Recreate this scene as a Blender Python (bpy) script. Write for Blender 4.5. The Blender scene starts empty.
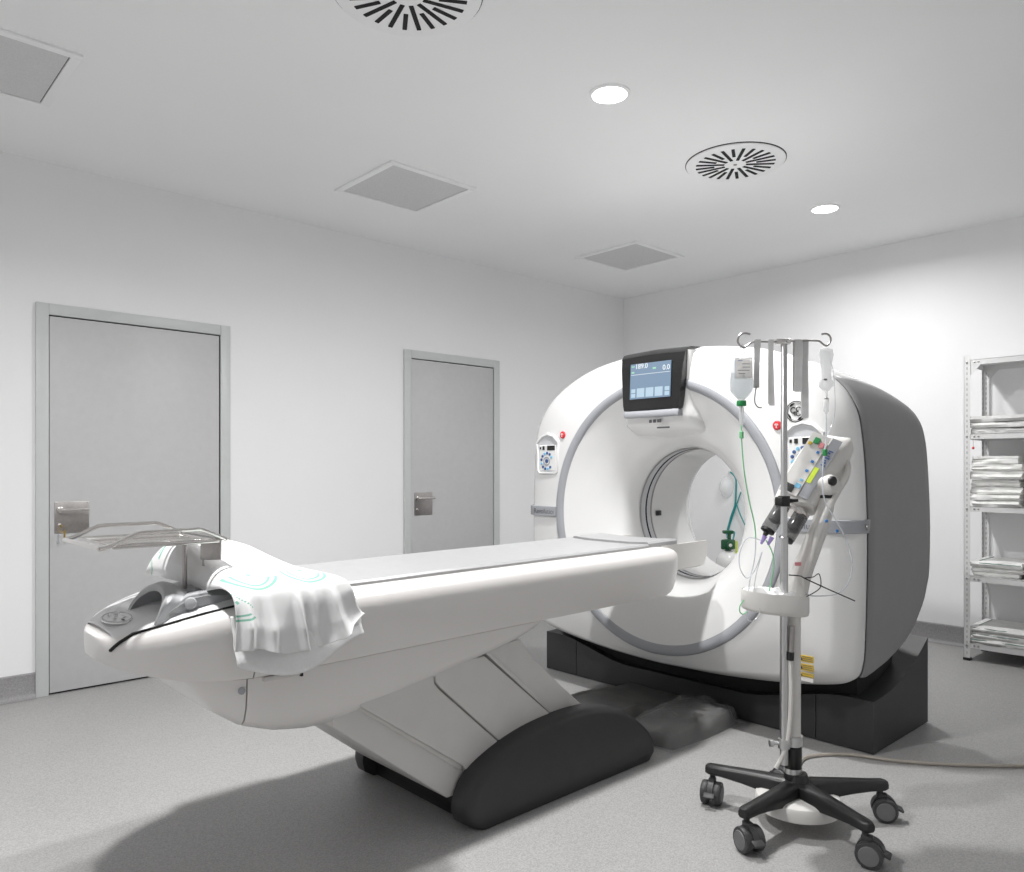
import bpy, bmesh, math, random
from mathutils import Vector, Matrix, noise
random.seed(7)
SC = bpy.context.scene
COL = SC.collection
PI = math.pi

# ------------------------------------------------------------------ camera
FPX, CX, CY, CAM_H, HEAD = 768.0, 512.0, 469.0, 1.236, math.radians(47.2)
FW = Vector((math.cos(HEAD), math.sin(HEAD), 0)); RT = Vector((math.sin(HEAD), -math.cos(HEAD), 0)); UP = Vector((0, 0, 1))
cam_d = bpy.data.cameras.new('camera'); cam = bpy.data.objects.new('camera', cam_d); COL.objects.link(cam)
cam.location = (0, 0, CAM_H); cam.rotation_euler = (PI/2, 0, HEAD - PI/2)
cam_d.sensor_fit = 'HORIZONTAL'; cam_d.sensor_width = 36; cam_d.lens = FPX/1024*36
cam_d.shift_y = (CY - 436)/1024; cam_d.clip_start = 0.05
SC.camera = cam
# ------------------------------------------------------------------ world, exposure
w = bpy.data.worlds.new('world'); SC.world = w; w.use_nodes = True
w.node_tree.nodes['Background'].inputs[0].default_value = (0.5, 0.5, 0.5, 1); w.node_tree.nodes['Background'].inputs[1].default_value = 0.3
vs = SC.view_settings; vs.view_transform = 'Standard'; vs.look = 'None'; vs.gamma = 1; vs.use_curve_mapping = False
vs.exposure = 0.0
LAMP_W = 54.0; LAMP_SPREAD = math.radians(174)
SC.cycles.max_bounces = 14; SC.cycles.diffuse_bounces = 10; SC.cycles.transparent_max_bounces = 16
CEIL = 2.912; XW, YW = 5.947, 4.805; XN, YN = -1.75, -1.6     # room: right wall, left (door) wall, two near walls

def at(px, py, dep):          # a direction through a pixel, at a chosen real distance
    return Vector((0, 0, CAM_H)) + dep*(FW + (px-CX)/FPX*RT + (CY-py)/FPX*UP)

# ------------------------------------------------------------------ materials
def mat(name, col, rough=0.5, metal=0.0, spec=0.5, alpha=1.0, emit=None, noise_s=None, noise_a=0.05, bump=0.0, bump_s=200, coat=0.0, trans=0.0, detail=3):
    m = bpy.data.materials.new(name); m.use_nodes = True
    nt = m.node_tree; b = nt.nodes['Principled BSDF']
    if isinstance(col, (int, float)): col = (col, col, col)
    c = (*col, 1)
    b.inputs['Base Color'].default_value = c
    b.inputs['Roughness'].default_value = rough; b.inputs['Metallic'].default_value = metal
    b.inputs['Specular IOR Level'].default_value = spec; b.inputs['Alpha'].default_value = alpha
    b.inputs['Coat Weight'].default_value = coat; b.inputs['Transmission Weight'].default_value = trans
    if emit: b.inputs['Emission Color'].default_value = (*emit[0], 1); b.inputs['Emission Strength'].default_value = emit[1]
    tc = nt.nodes.new('ShaderNodeTexCoord')
    if noise_s:
        n = nt.nodes.new('ShaderNodeTexNoise'); n.inputs['Scale'].default_value = noise_s; n.inputs['Detail'].default_value = detail
        nt.links.new(tc.outputs['Object'], n.inputs['Vector'])
        r = nt.nodes.new('ShaderNodeMapRange'); r.inputs['From Min'].default_value = 0.3; r.inputs['From Max'].default_value = 0.7
        r.inputs['To Min'].default_value = 1-noise_a; r.inputs['To Max'].default_value = 1+noise_a
        nt.links.new(n.outputs['Fac'], r.inputs['Value'])
        v = nt.nodes.new('ShaderNodeVectorMath'); v.operation = 'SCALE'; v.inputs[0].default_value = col
        nt.links.new(r.outputs[0], v.inputs['Scale']); nt.links.new(v.outputs[0], b.inputs['Base Color'])
    if bump:
        n2 = nt.nodes.new('ShaderNodeTexNoise'); n2.inputs['Scale'].default_value = bump_s; n2.inputs['Detail'].default_value = 2
        nt.links.new(tc.outputs['Object'], n2.inputs['Vector'])
        bp = nt.nodes.new('ShaderNodeBump'); bp.inputs['Strength'].default_value = bump; bp.inputs['Distance'].default_value = 0.002
        nt.links.new(n2.outputs['Fac'], bp.inputs['Height']); nt.links.new(bp.outputs[0], b.inputs['Normal'])
    return m

M = {}
M['wall'] = mat('wall_paint', (0.85, 0.85, 0.857), 0.75, noise_s=1.5, noise_a=0.01, bump=0.12, bump_s=350)
M['ceil'] = mat('ceiling_paint', (0.90, 0.905, 0.91), 0.85, noise_s=1.2, noise_a=0.01)
M['skirt'] = mat('skirting_vinyl', (0.27, 0.265, 0.27), 0.5, noise_s=160, noise_a=0.16, bump=0.1)
M['door'] = mat('door_laminate', (0.52, 0.52, 0.525), 0.45, noise_s=25, noise_a=0.02)
M['jamb'] = mat('door_frame_paint', (0.56, 0.58, 0.575), 0.4, noise_s=20, noise_a=0.015)
M['gap'] = mat('dark_gap', 0.015, 0.9)
M['steel'] = mat('brushed_steel', (0.42, 0.40, 0.39), 0.38, 1.0, noise_s=60, noise_a=0.08)
M['chrome'] = mat('polished_steel', (0.70, 0.68, 0.66), 0.2, 1.0, noise_s=30, noise_a=0.04)
M['poleal'] = mat('satin_aluminium', (0.62, 0.62, 0.62), 0.32, 1.0, noise_s=40, noise_a=0.03)
M['white'] = mat('white_shell_plastic', (0.775, 0.775, 0.77), 0.26, coat=0.25, noise_s=4, noise_a=0.008)
M['tablew'] = mat('table_shell_plastic', (0.72, 0.70, 0.685), 0.28, coat=0.2, noise_s=4, noise_a=0.008)
M['offw'] = mat('off_white_plastic', (0.70, 0.685, 0.66), 0.38, noise_s=8, noise_a=0.015)
M['armp'] = mat('warm_grey_panel', (0.60, 0.585, 0.57), 0.45, noise_s=12, noise_a=0.02)
M['ring'] = mat('silver_grey_trim', (0.36, 0.37, 0.395), 0.38, noise_s=12, noise_a=0.02)
M['lring'] = mat('pale_grey_trim', (0.56, 0.57, 0.59), 0.35, noise_s=12, noise_a=0.02)
M['side'] = mat('mid_grey_panel', (0.265, 0.265, 0.268), 0.5, noise_s=14, noise_a=0.02, bump=0.05)
M['char'] = mat('charcoal_plastic', (0.030, 0.030, 0.031), 0.5, noise_s=18, noise_a=0.05, bump=0.08, bump_s=400)
M['black'] = mat('black_plastic', 0.012, 0.4, noise_s=20, noise_a=0.05)
M['gloss'] = mat('black_gloss', 0.014, 0.12, noise_s=10, noise_a=0.03)
M['pad'] = mat('grey_vinyl_pad', (0.37, 0.37, 0.375), 0.42, noise_s=30, noise_a=0.03, bump=0.15, bump_s=60)
M['consl'] = mat('pale_console_plastic', (0.70, 0.70, 0.71), 0.35, noise_s=12, noise_a=0.015)
M['cons'] = mat('grey_console', (0.36, 0.365, 0.375), 0.36, noise_s=12, noise_a=0.02)
M['cloth'] = mat('white_cotton', (0.80, 0.80, 0.80), 0.9, noise_s=120, noise_a=0.02, bump=0.1, bump_s=500)
M['linen'] = mat('washed_white_linen', (0.82, 0.82, 0.805), 0.92, noise_s=18, noise_a=0.06, bump=0.4, bump_s=90)
M['linen2'] = mat('grey_washed_linen', (0.62, 0.62, 0.61), 0.92, noise_s=18, noise_a=0.08, bump=0.4, bump_s=90)
M['hem'] = mat('green_hem', (0.10, 0.21, 0.18), 0.9, noise_s=60, noise_a=0.1)
M['shelfw'] = mat('white_painted_steel', (0.70, 0.70, 0.70), 0.4, noise_s=10, noise_a=0.015)
M['hole'] = mat('slot_shadow_grey', (0.42, 0.42, 0.42), 0.8)
M['grille'] = mat('perforated_grey', (0.64, 0.64, 0.645), 0.6, noise_s=420, noise_a=0.12, detail=1)
M['clear'] = mat('clear_plastic', (0.42, 0.45, 0.48), 0.06, alpha=0.34, spec=0.7)
M['frost'] = mat('frosted_plastic', (0.88, 0.89, 0.90), 0.2, alpha=0.45, spec=0.6)
M['film'] = mat('crumpled_clear_film', (0.50, 0.50, 0.50), 0.12, alpha=0.22, spec=0.9, bump=0.9, bump_s=30)
M['liquid'] = mat('saline', (0.78, 0.85, 0.88), 0.05, alpha=0.35)
M['label'] = mat('paper_label', (0.90, 0.88, 0.86), 0.7, alpha=0.62, noise_s=90, noise_a=0.06)
M['blue'] = mat('blue_plastic', (0.03, 0.20, 0.55), 0.4, noise_s=30)
M['lblue'] = mat('light_blue_print', (0.20, 0.50, 0.72), 0.5, noise_s=30)
M['navy'] = mat('navy_print', (0.05, 0.10, 0.26), 0.5, noise_s=30)
M['green'] = mat('green_plastic', (0.02, 0.28, 0.08), 0.35, noise_s=30)
M['lgreen'] = mat('pale_green_tube', (0.22, 0.62, 0.30), 0.3, noise_s=30)
M['dgreen'] = mat('dark_green_enamel', (0.012, 0.085, 0.035), 0.3, noise_s=30)
M['teal'] = mat('teal_tube', (0.015, 0.27, 0.27), 0.3, noise_s=30)
M['palet'] = mat('clear_tube', (0.76, 0.80, 0.84), 0.15, alpha=0.6, noise_s=30)
M['red'] = mat('red_button', (0.62, 0.03, 0.04), 0.4, noise_s=30)
M['pink'] = mat('pink_print', (0.80, 0.30, 0.32), 0.6)
M['yellow'] = mat('yellow_sticker', (0.62, 0.42, 0.03), 0.6, noise_s=50)
M['lime'] = mat('lime_sticker', (0.60, 0.75, 0.05), 0.6, noise_s=50)
M['purple'] = mat('violet_plastic', (0.36, 0.26, 0.62), 0.35, alpha=0.75)
M['rubber'] = mat('grey_rubber_band', (0.58, 0.58, 0.58), 0.6, alpha=0.80, noise_s=30, noise_a=0.06)
M['rubberl'] = mat('pale_rubber_band', (0.72, 0.72, 0.72), 0.6, alpha=0.75, noise_s=30, noise_a=0.06)
M['sleeve'] = mat('smoked_clear_plastic', (0.12, 0.12, 0.12), 0.1, alpha=0.6, spec=0.7)
M['wheel'] = mat('grey_wheel', (0.15, 0.15, 0.155), 0.5, noise_s=40)
M['tyre'] = mat('dark_tyre', (0.045, 0.045, 0.047), 0.5, noise_s=40)
M['cord'] = mat('beige_cord', (0.40, 0.365, 0.32), 0.5, noise_s=30)
M['pedal'] = mat('dark_grey_rubber', (0.085, 0.083, 0.081), 0.35, noise_s=14, noise_a=0.2, bump=0.5, bump_s=40)
M['coverg'] = mat('scuffed_grey_vinyl', (0.13, 0.128, 0.125), 0.32, noise_s=9, noise_a=0.25, bump=0.6, bump_s=20)
M['brass'] = mat('brass', (0.55, 0.38, 0.10), 0.3, 1.0)
M['screen'] = mat('lcd_screen', (0.05, 0.06, 0.08), 0.15, emit=((0.17, 0.26, 0.36), 0.9))
M['btn'] = mat('lcd_button', (0.1, 0.1, 0.1), 0.15, emit=((0.40, 0.58, 0.72), 0.9))
M['lcdw'] = mat('lcd_text', (0.1, 0.1, 0.1), 0.2, emit=((0.85, 0.92, 0.95), 0.9))
M['lcdg'] = mat('lcd_green', (0.1, 0.1, 0.1), 0.2, emit=((0.25, 0.65, 0.40), 0.9))
M['lens'] = mat('lamp_lens', (0.9, 0.9, 0.9), 0.4, emit=((1, 0.99, 0.97), 9.0))
M['dtext'] = mat('grey_print', (0.12, 0.12, 0.13), 0.6)

def floor_mat():
    m = bpy.data.materials.new('speckled_vinyl'); m.use_nodes = True; nt = m.node_tree; b = nt.nodes['Principled BSDF']
    tc = nt.nodes.new('ShaderNodeTexCoord')
    v = nt.nodes.new('ShaderNodeTexVoronoi'); v.inputs['Scale'].default_value = 220
    n = nt.nodes.new('ShaderNodeTexNoise'); n.inputs['Scale'].default_value = 190; n.inputs['Detail'].default_value = 3
    n2 = nt.nodes.new('ShaderNodeTexNoise'); n2.inputs['Scale'].default_value = 1.3; n2.inputs['Detail'].default_value = 4
    for q in (v, n, n2): nt.links.new(tc.outputs['Object'], q.inputs['Vector'])
    sep = nt.nodes.new('ShaderNodeSeparateColor'); nt.links.new(v.outputs['Color'], sep.inputs[0])
    def mth(op, a, b_, c=None):
        k = nt.nodes.new('ShaderNodeMath'); k.operation = op
        for i, s in enumerate((a, b_, c)):
            if s is None: continue
            if isinstance(s, (int, float)): k.inputs[i].default_value = s
            else: nt.links.new(s, k.inputs[i])
        return k.outputs[0]
    a = mth('MULTIPLY_ADD', sep.outputs[0], 0.10, 0.315)
    a = mth('ADD', a, mth('MULTIPLY_ADD', n.outputs['Fac'], 0.22, -0.11))
    a = mth('ADD', a, mth('MULTIPLY_ADD', n2.outputs['Fac'], 0.06, -0.03))
    cb = nt.nodes.new('ShaderNodeCombineColor')
    nt.links.new(a, cb.inputs[0]); nt.links.new(mth('MULTIPLY', a, 0.99), cb.inputs[1]); nt.links.new(mth('MULTIPLY', a, 0.98), cb.inputs[2])
    nt.links.new(cb.outputs[0], b.inputs['Base Color']); b.inputs['Roughness'].default_value = 0.5; b.inputs['Specular IOR Level'].default_value = 0.35
    return m
M['floor'] = floor_mat()

# ------------------------------------------------------------------ mesh helpers
class MB:
    def __init__(s): s.v = []; s.f = []
    def add(s, vs, fs):
        o = len(s.v); s.v += [Vector(x) for x in vs]; s.f += [tuple(o+i for i in f) for f in fs]; return s
    def from_bm(s, bm, mx=None):
        bm.verts.index_update(); vs = [(mx @ x.co) if mx else x.co.copy() for x in bm.verts]
        fs = [[x.index for x in f.verts] for f in bm.faces]; bm.free(); return s.add(vs, fs)
    def rbox(s, c, size, r=0.0, seg=2, mx=None):
        bm = bmesh.new(); bmesh.ops.create_cube(bm, size=1)
        for q in bm.verts: q.co = Vector((q.co.x*size[0], q.co.y*size[1], q.co.z*size[2]))
        if r > 0: bmesh.ops.bevel(bm, geom=bm.edges[:], offset=r, segments=seg, profile=0.5, affect='EDGES')
        T = Matrix.Translation(Vector(c)); return s.from_bm(bm, T @ mx if mx else T)
    def box2(s, a, b, r=0.0, seg=2):
        a, b = Vector(a), Vector(b); return s.rbox((a+b)/2, [abs(x) for x in (b-a)], r, seg)
    def loft(s, rings, closed=True, cap0=False, cap1=False, wrap=False):
        n = len(rings[0]); vs = [p for r in rings for p in r]; fs = []
        m = len(rings)
        for i in range(m if wrap else m-1):
            j = (i+1) % m
            for k in range(n if closed else n-1):
                l = (k+1) % n; fs.append((i*n+k, i*n+l, j*n+l, j*n+k))
        if cap0: fs.append(tuple(range(n-1, -1, -1)))
        if cap1: fs.append(tuple((m-1)*n+k for k in range(n)))
        return s.add(vs, fs)
    def tube(s, pts, r, res=8, caps=True):
        pts = [Vector(p) for p in pts]; rs = r if isinstance(r, (list, tuple)) else [r]*len(pts)
        rings = []; up = None
        for i, p in enumerate(pts):
            t = (pts[min(i+1, len(pts)-1)] - pts[max(i-1, 0)]).normalized()
            if up is None:
                up = Vector((0, 0, 1)) if abs(t.z) < 0.9 else Vector((1, 0, 0))
            x = (up - up.dot(t)*t).normalized(); up = x; y = t.cross(x)
            rings.append([p + rs[i]*(math.cos(a)*x + math.sin(a)*y) for a in [2*PI*k/res for k in range(res)]])
        return s.loft(rings, True, caps, caps)
    def lathe(s, prof, c=(0, 0, 0), axis=(0, 0, 1), res=24, cap=True):
        a = Vector(axis).normalized(); x = a.orthogonal().normalized(); y = a.cross(x); c = Vector(c)
        rings = [[c + h*a + r*(math.cos(t)*x + math.sin(t)*y) for t in [2*PI*k/res for k in range(res)]] for r, h in prof]
        return s.loft(rings, True, cap, cap)
    def prism(s, poly, ext, r=0.0):      # poly: 3D points, ext: vector
        e = Vector(ext); p = [Vector(q) for q in poly]
        if r <= 0: return s.loft([p, [q+e for q in p]], True, True, True)
        bm = bmesh.new(); vs = [bm.verts.new(q) for q in p] ; ws = [bm.verts.new(q+e) for q in p]; n = len(p)
        bm.faces.new(vs[::-1]); bm.faces.new(ws)
        for i in range(n): bm.faces.new((vs[i], vs[(i+1) % n], ws[(i+1) % n], ws[i]))
        bmesh.ops.recalc_face_normals(bm, faces=bm.faces)
        bmesh.ops.bevel(bm, geom=bm.edges[:], offset=r, segments=2, profile=0.5, affect='EDGES')
        return s.from_bm(bm)
    def strip(s, a, b):                   # open ribbon between two point rows
        return s.loft([a, b], False)

def crv(pts, n=8):                        # Catmull-Rom through points
    P = [Vector(p) for p in pts]; out = []
    for i in range(len(P)-1):
        p0, p1, p2, p3 = P[max(i-1, 0)], P[i], P[i+1], P[min(i+2, len(P)-1)]
        for k in range(n):
            t = k/n
            out.append(0.5*((2*p1) + (p2-p0)*t + (2*p0-5*p1+4*p2-p3)*t*t + (3*p1-p0-3*p2+p3)*t**3))
    out.append(P[-1]); return out

def root_loc(o):
    l = Vector((0, 0, 0))
    while o: l += o.location; o = o.parent
    return l
def obj(name, mb, m, parent=None, kind=None, world=True, ang=40, solid=0.0, flat=False):
    me = bpy.data.meshes.new(name)
    off = root_loc(parent) if (parent and world) else Vector((0, 0, 0))
    vs = mb.v
    loc = Vector((0, 0, 0))
    if not parent and vs and world:
        xs = [p.x for p in vs]; ys = [p.y for p in vs]; loc = Vector(((min(xs)+max(xs))/2, (min(ys)+max(ys))/2, min(p.z for p in vs))); off = loc
    me.from_pydata([p-off for p in vs], [], mb.f)
    bm = bmesh.new(); bm.from_mesh(me); bmesh.ops.remove_doubles(bm, verts=bm.verts, dist=1e-6); bmesh.ops.recalc_face_normals(bm, faces=bm.faces); bm.to_mesh(me); bm.free()
    if not flat:
        me.polygons.foreach_set('use_smooth', [True]*len(me.polygons)); me.set_sharp_from_angle(angle=math.radians(ang))
    me.materials.append(M[m] if isinstance(m, str) else m); me.update()
    o = bpy.data.objects.new(name, me); COL.objects.link(o); o.location = loc
    if parent: o.parent = parent
    if kind: o['kind'] = kind
    if solid:
        md = o.modifiers.new('thickness', 'SOLIDIFY'); md.thickness = solid; md.offset = 0
    return o
def thing(name, label, cat, loc, group=None):
    o = bpy.data.objects.new(name, None); COL.objects.link(o); o.location = loc; o.empty_display_size = 0.1
    return tag(o, label, cat, group)
def tag(o, label, cat, group=None):
    o['label'] = label; o['category'] = cat
    if group: o['group'] = group
    return o
def struct(name, mb, m, parent=None, **k): return obj(name, mb, m, parent, kind=None if parent else 'structure', **k)
def copy_tree(o, parent=None):
    c = o.copy(); COL.objects.link(c); c.parent = parent
    for ch in [q for q in o.children]: copy_tree(ch, c)
    return c
def text(name, s, size, org, xdir, ydir, m, parent, ext=0.0006, align='CENTER'):
    cu = bpy.data.curves.new(name, 'FONT'); cu.body = s; cu.size = size; cu.align_x = align; cu.align_y = 'CENTER'; cu.extrude = ext
    t = bpy.data.objects.new(name, cu); COL.objects.link(t); dg = bpy.context.evaluated_depsgraph_get(); dg.update()
    me = bpy.data.meshes.new_from_object(t.evaluated_get(dg)); bpy.data.objects.remove(t)
    xd = Vector(xdir).normalized(); yd = Vector(ydir).normalized(); zd = xd.cross(yd)
    mb = MB(); mb.add([Vector(org)+v.co.x*xd+v.co.y*yd+v.co.z*zd for v in me.vertices], [tuple(p.vertices) for p in me.polygons])
    bpy.data.meshes.remove(me)
    return obj(name, mb, m, parent, flat=True)

# ------------------------------------------------------------------ room shell
struct('floor', MB().box2((XN-.1, YN-.1, -0.1), (XW+.1, YW+.1, 0)), 'floor')
struct('ceiling', MB().box2((XN-.1, YN-.1, CEIL), (XW+.1, YW+.1, CEIL+.1)), 'ceil')
struct('wall_left', MB().box2((XN-.1, YW, 0), (XW+.1, YW+.12, CEIL)), 'wall')
struct('wall_right', MB().box2((XW, YN-.1, 0), (XW+.12, YW, CEIL)), 'wall')
struct('wall_near', MB().box2((XN-.1, YN-.12, 0), (XW, YN, CEIL)), 'wall')
struct('wall_back', MB().box2((XN-.12, YN, 0), (XN, YW, CEIL)), 'wall')
D1 = (0.992, 1.936); D2 = (3.394, 4.228); DZ = 2.078; FR = 0.062
def skirt(name, a, b, axis):
    t, h, c = 0.012, 0.136, 0.03
    if axis == 'x':    # along x at y=YW
        prof = [(0, h), (-t, h-.006), (-t, c), (-t-.012, .008), (-t-c, 0.001), (0, 0.001)]
        rings = [[(x, YW+q[0], q[1]) for q in prof] for x in (a, b)]
    else:
        prof = [(0, h), (-t, h-.006), (-t, c), (-t-.012, .008), (-t-c, 0.001), (0, 0.001)]
        rings = [[(XW+q[0], y, q[1]) for q in prof] for y in (a, b)]
    return struct(name, MB().loft(rings, True, True, True), 'skirt', ang=50)
skirt('baseboard_left', XN, D1[0]-FR, 'x'); skirt('baseboard_middle', D1[1]+FR, D2[0]-FR, 'x'); skirt('baseboard_far', D2[1]+FR, XW-.03, 'x')
skirt('baseboard_right', YN, YW-.03, 'y')

def door(name, x0, x1, keys):
    root = bpy.data.objects.new(name, None); COL.objects.link(root); root.location = ((x0+x1)/2, YW, 0); root['kind'] = 'structure'
    y = YW
    for nm, a, b in (('jamb', (x0-FR, y-.022, 0), (x0, y+.001, DZ+FR)), ('jamb', (x1, y-.022, 0), (x1+FR, y+.001, DZ+FR)), ('head_jamb', (x0, y-.022, DZ), (x1, y+.001, DZ+FR))):
        obj(nm, MB().box2(a, b, .003), 'jamb', root)
    obj('rebate', MB().box2((x0, y-.004, 0.002), (x1, y+.001, DZ)), 'gap', root)
    obj('leaf', MB().box2((x0+.004, y-.016, .012), (x1-.009, y-.003, DZ-.007), .0015), 'door', root)
    p0, p1 = x0+.027, x0+.197
    pl = obj('lock_plate', MB().box2((p0, y-.020, .882), (p1, y-.015, 1.057), .0015), 'steel', root)
    h = MB(); hz = 1.013
    h.tube(crv([(p0+.026, y-.02, hz), (p0+.026, y-.05, hz), (p0+.034, y-.062, hz), (p0+.06, y-.064, hz), (p1-.01, y-.064, hz)], 6), .0085, 10)
    h.lathe([(.016, 0), (.016, .012), (.012, .014)], (p0+.026, y-.02, hz), (0, -1, 0), 20)
    obj('lever_handle', h, 'chrome', pl)
    for a in (p0+.008, p1-.008):
        for z in (.890, 1.049):
            obj('screw', MB().lathe([(.004, 0), (.004, .002), (.002, .003)], (a, y-.02, z), (0, -1, 0), 10), 'steel', pl)
    obj('keyhole', MB().lathe([(.012, 0), (.012, .004), (.009, .006)], (p0+.024, y-.02, .925), (0, -1, 0), 18), 'steel', pl)
    if keys:
        k = MB(); k.lathe([(.010, 0), (.010, .003)], (p0+.024, y-.05, .925), (1, 0, 0), 14); k.rbox((p0+.026, y-.035, .925), (.003, .03, .006))
        obj('key', k, 'brass', pl)
        k = MB()
        k.tube([(p0+.027+.016*math.cos(t), y-.052, .908+.018*math.sin(t)) for t in [2*PI*i/16 for i in range(17)]], .0012, 5)
        k.rbox((p0+.041, y-.052, .872), (.009, .0025, .052), .001, 1)
        obj('spare_key', k, 'brass', pl)
        obj('key_fob', MB().rbox((p0+.010, y-.052, .855), (.014, .004, .05), .0015, 1), 'clear', pl)
    return root
door('door_1', *D1, True); door('door_2', *D2, False)

# ------------------------------------------------------------------ ceiling fittings
def ceiling_panel(cx, cy, label):
    t = thing('ceiling_panel', label, 'ceiling panel', (cx, cy, CEIL), 'square ceiling panels')
    a, b = .267, .305; z = CEIL
    for nm, p, q in (('frame_bar', (-b, -b), (b, -a)), ('frame_bar', (-b, a), (b, b)), ('frame_bar', (-b, -a), (-a, a)), ('frame_bar', (a, -a), (b, a))):
        obj(nm, MB().box2((cx+p[0], cy+p[1], z-.012), (cx+q[0], cy+q[1], z), .004), 'ceil', t)
    obj('grille', MB().box2((cx-a+.004, cy-a+.004, z-.006), (cx+a-.004, cy+a-.004, z-.001)), 'grille', t)
    obj('shadow_gap', MB().box2((cx-a, cy-a, z-.003), (cx+a, cy+a, z)), 'gap', t)
ceiling_panel(0.535, 3.765, 'square grey ceiling panel in white frame, above the door with keys')
ceiling_panel(2.652, 3.800, 'square grey ceiling panel in white frame, between the two doors')
ceiling_panel(4.797, 3.812, 'square grey ceiling panel in white frame, near the corner of the walls')
def swirl(cx, cy, label):
    t = thing('swirl_diffuser', label, 'air vent', (cx, cy, CEIL), 'round swirl air diffusers')
    z = CEIL
    obj('plate', MB().lathe([(.262, 0), (.262, -.008), (.256, -.012), (.0, -.014)][:3] + [(.002, -.013)], (cx, cy, z), (0, 0, 1), 64), 'ceil', t)
    obj('rim', MB().lathe([(.266, 0), (.266, -.004)], (cx, cy, z), (0, 0, 1), 64), 'gap', t)
    long = MB().rbox((.134, 0, 0), (.152, .017, .004), .001, 1); short = MB().rbox((.160, 0, 0), (.100, .017, .004), .001, 1)
    lo = obj('slot', long, 'gap', t, world=False); so = obj('slot', short, 'gap', t, world=False)
    for o in (lo, so): o.location = (0, 0, -.0135)
    n = 24
    for i in range(n):
        src = lo if i % 2 == 0 else so
        o = src if i < 2 else src.copy()
        if i >= 2: COL.objects.link(o)
        o.rotation_euler = (0, 0, 2*PI*i/n + math.radians(43))
    obj('centre_screw', MB().lathe([(.010, 0), (.009, -.004), (.003, -.005)], (cx, cy, z-.013), (0, 0, 1), 16), 'steel', t)
swirl(1.565, 2.23, 'round white swirl diffuser with dark slots, over the patient table')
swirl(3.745, 2.250, 'round white swirl diffuser with dark slots, above the scanner')
def downlight(cx, cy, label, k=1.0, spread=None):
    t = thing('downlight', label, 'ceiling light', (cx, cy, CEIL), 'recessed downlights')
    obj('trim', MB().lathe([(.092, 0), (.092, -.004), (.078, -.008), (.078, -.002)], (cx, cy, CEIL), (0, 0, 1), 40, False), 'ceil', t)
    obj('lens', MB().lathe([(.079, -.001), (.079, -.006), (.07, -.010), (.03, -.013), (.001, -.014)], (cx, cy, CEIL), (0, 0, 1), 40), 'lens', t)
    l = bpy.data.lights.new('downlight_lamp', 'AREA'); l.shape = 'DISK'; l.size = .15; l.energy = LAMP_W*k; l.color = (1, .995, .988); l.spread = spread or LAMP_SPREAD
    lo = bpy.data.objects.new('downlight_lamp', l); COL.objects.link(lo); lo.parent = t; lo.location = (0, 0, -.018)
downlight(0.50, 2.24, 'lit round downlight over the foot end of the patient table', 1.08, math.radians(160))
downlight(2.65, 2.22, 'lit round downlight over the patient table beside the scanner')
downlight(4.83, 2.255, 'lit round downlight behind the scanner towards the shelves', .50, math.radians(166))

# ------------------------------------------------------------------ CT gantry
GY, GZ = 2.36, 1.0
half = crv([Vector(p) for p in [(0, 0, 1.848), (.25, 0, 1.842), (.52, 0, 1.797), (.74, 0, 1.708), (.87, 0, 1.612), (.94, 0, 1.50), (.968, 0, 1.36), (.982, 0, 1.15), (.987, 0, .95), (.985, 0, .75), (.980, 0, .55), (.972, 0, .41), (.940, 0, .333), (.83, 0, .293), (.60, 0, .258), (.30, 0, .232), (0, 0, .225)]], 6)
hp = [(p.x, p.z) for p in half]
outl = hp + [(-a, b) for a, b in hp[-2:0:-1]]          # (dy, z) closed loop
def xb(z):
    T = [(0.0, 3.30), (.33, 3.34), (.35, 3.45), (.38, 3.6), (.43, 3.75), (.50, 3.88), (.60, 3.985), (.72, 4.045), (.85, 4.05), (3, 4.05)]
    for (a, p), (b, q) in zip(T, T[1:]):
        if z <= b: return p + (q-p)*(z-a)/(b-a)
    return 4.05
def gp(dy, z, x):
    t = max(0, min(1, (x-3.34)/.71)); return Vector((x, GY+dy, z - .062*t*t*max(0, min(1, (z-1.35)/.3))))
def inset(i):
    dy, z = outl[i]; r = math.hypot(dy, z-GZ)
    e = .035 + .068*min(1, abs(dy)/.9)**1.5
    k = (r-e)/r; return e/r
def oring(x, f=0.0, clip=False):
    out = []
    for i, (dy, z) in enumerate(outl):
        k = 1 - f*inset(i); zz = GZ+(z-GZ)*k
        out.append(gp(dy*k, zz, min(x, xb(zz)) if clip else x))
    return out
def cring(x, r, clip=False):
    out = []
    for dy, z in outl:
        d = math.hypot(dy, z-GZ); zz = GZ+(z-GZ)/d*r
        out.append(gp(dy/d*r, zz, x))
    return out
G = thing('ct_scanner', 'large white ring-shaped CT scanner with grey sides on a charcoal base', 'CT scanner', (3.7, GY, 0))
fc = obj('front_cover', MB().loft([oring(3.332), oring(3.295), oring(3.262, .25), oring(3.23, .5), oring(3.206, .75), oring(3.192, 1.0), cring(3.186, .703)]), 'white', G, ang=60)
obj('trim_ring', MB().loft([cring(3.19, .703), cring(3.180, .701), cring(3.177, .695), cring(3.180, .658), cring(3.195, .650)]), 'ring', G, ang=60)
obj('bore_funnel', MB().loft([cring(x, r) for x, r in ((3.19, .651), (3.198, .635), (3.216, .60), (3.245, .545), (3.278, .49), (3.315, .44), (3.36, .398), (3.41, .368), (3.45, .356), (3.49, .351))]), 'white', G, ang=60)
obj('bore_liner', MB().loft([cring(x, r) for x, r in ((3.49, .351), (3.53, .350), (3.74, .350), (3.96, .352))]), 'white', G, ang=60)
obj('scan_window', MB().loft([cring(x, r) for x, r in ((3.495, .3485), (3.50, .346), (3.600, .346), (3.605, .3485))]), 'lring', G)
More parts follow.
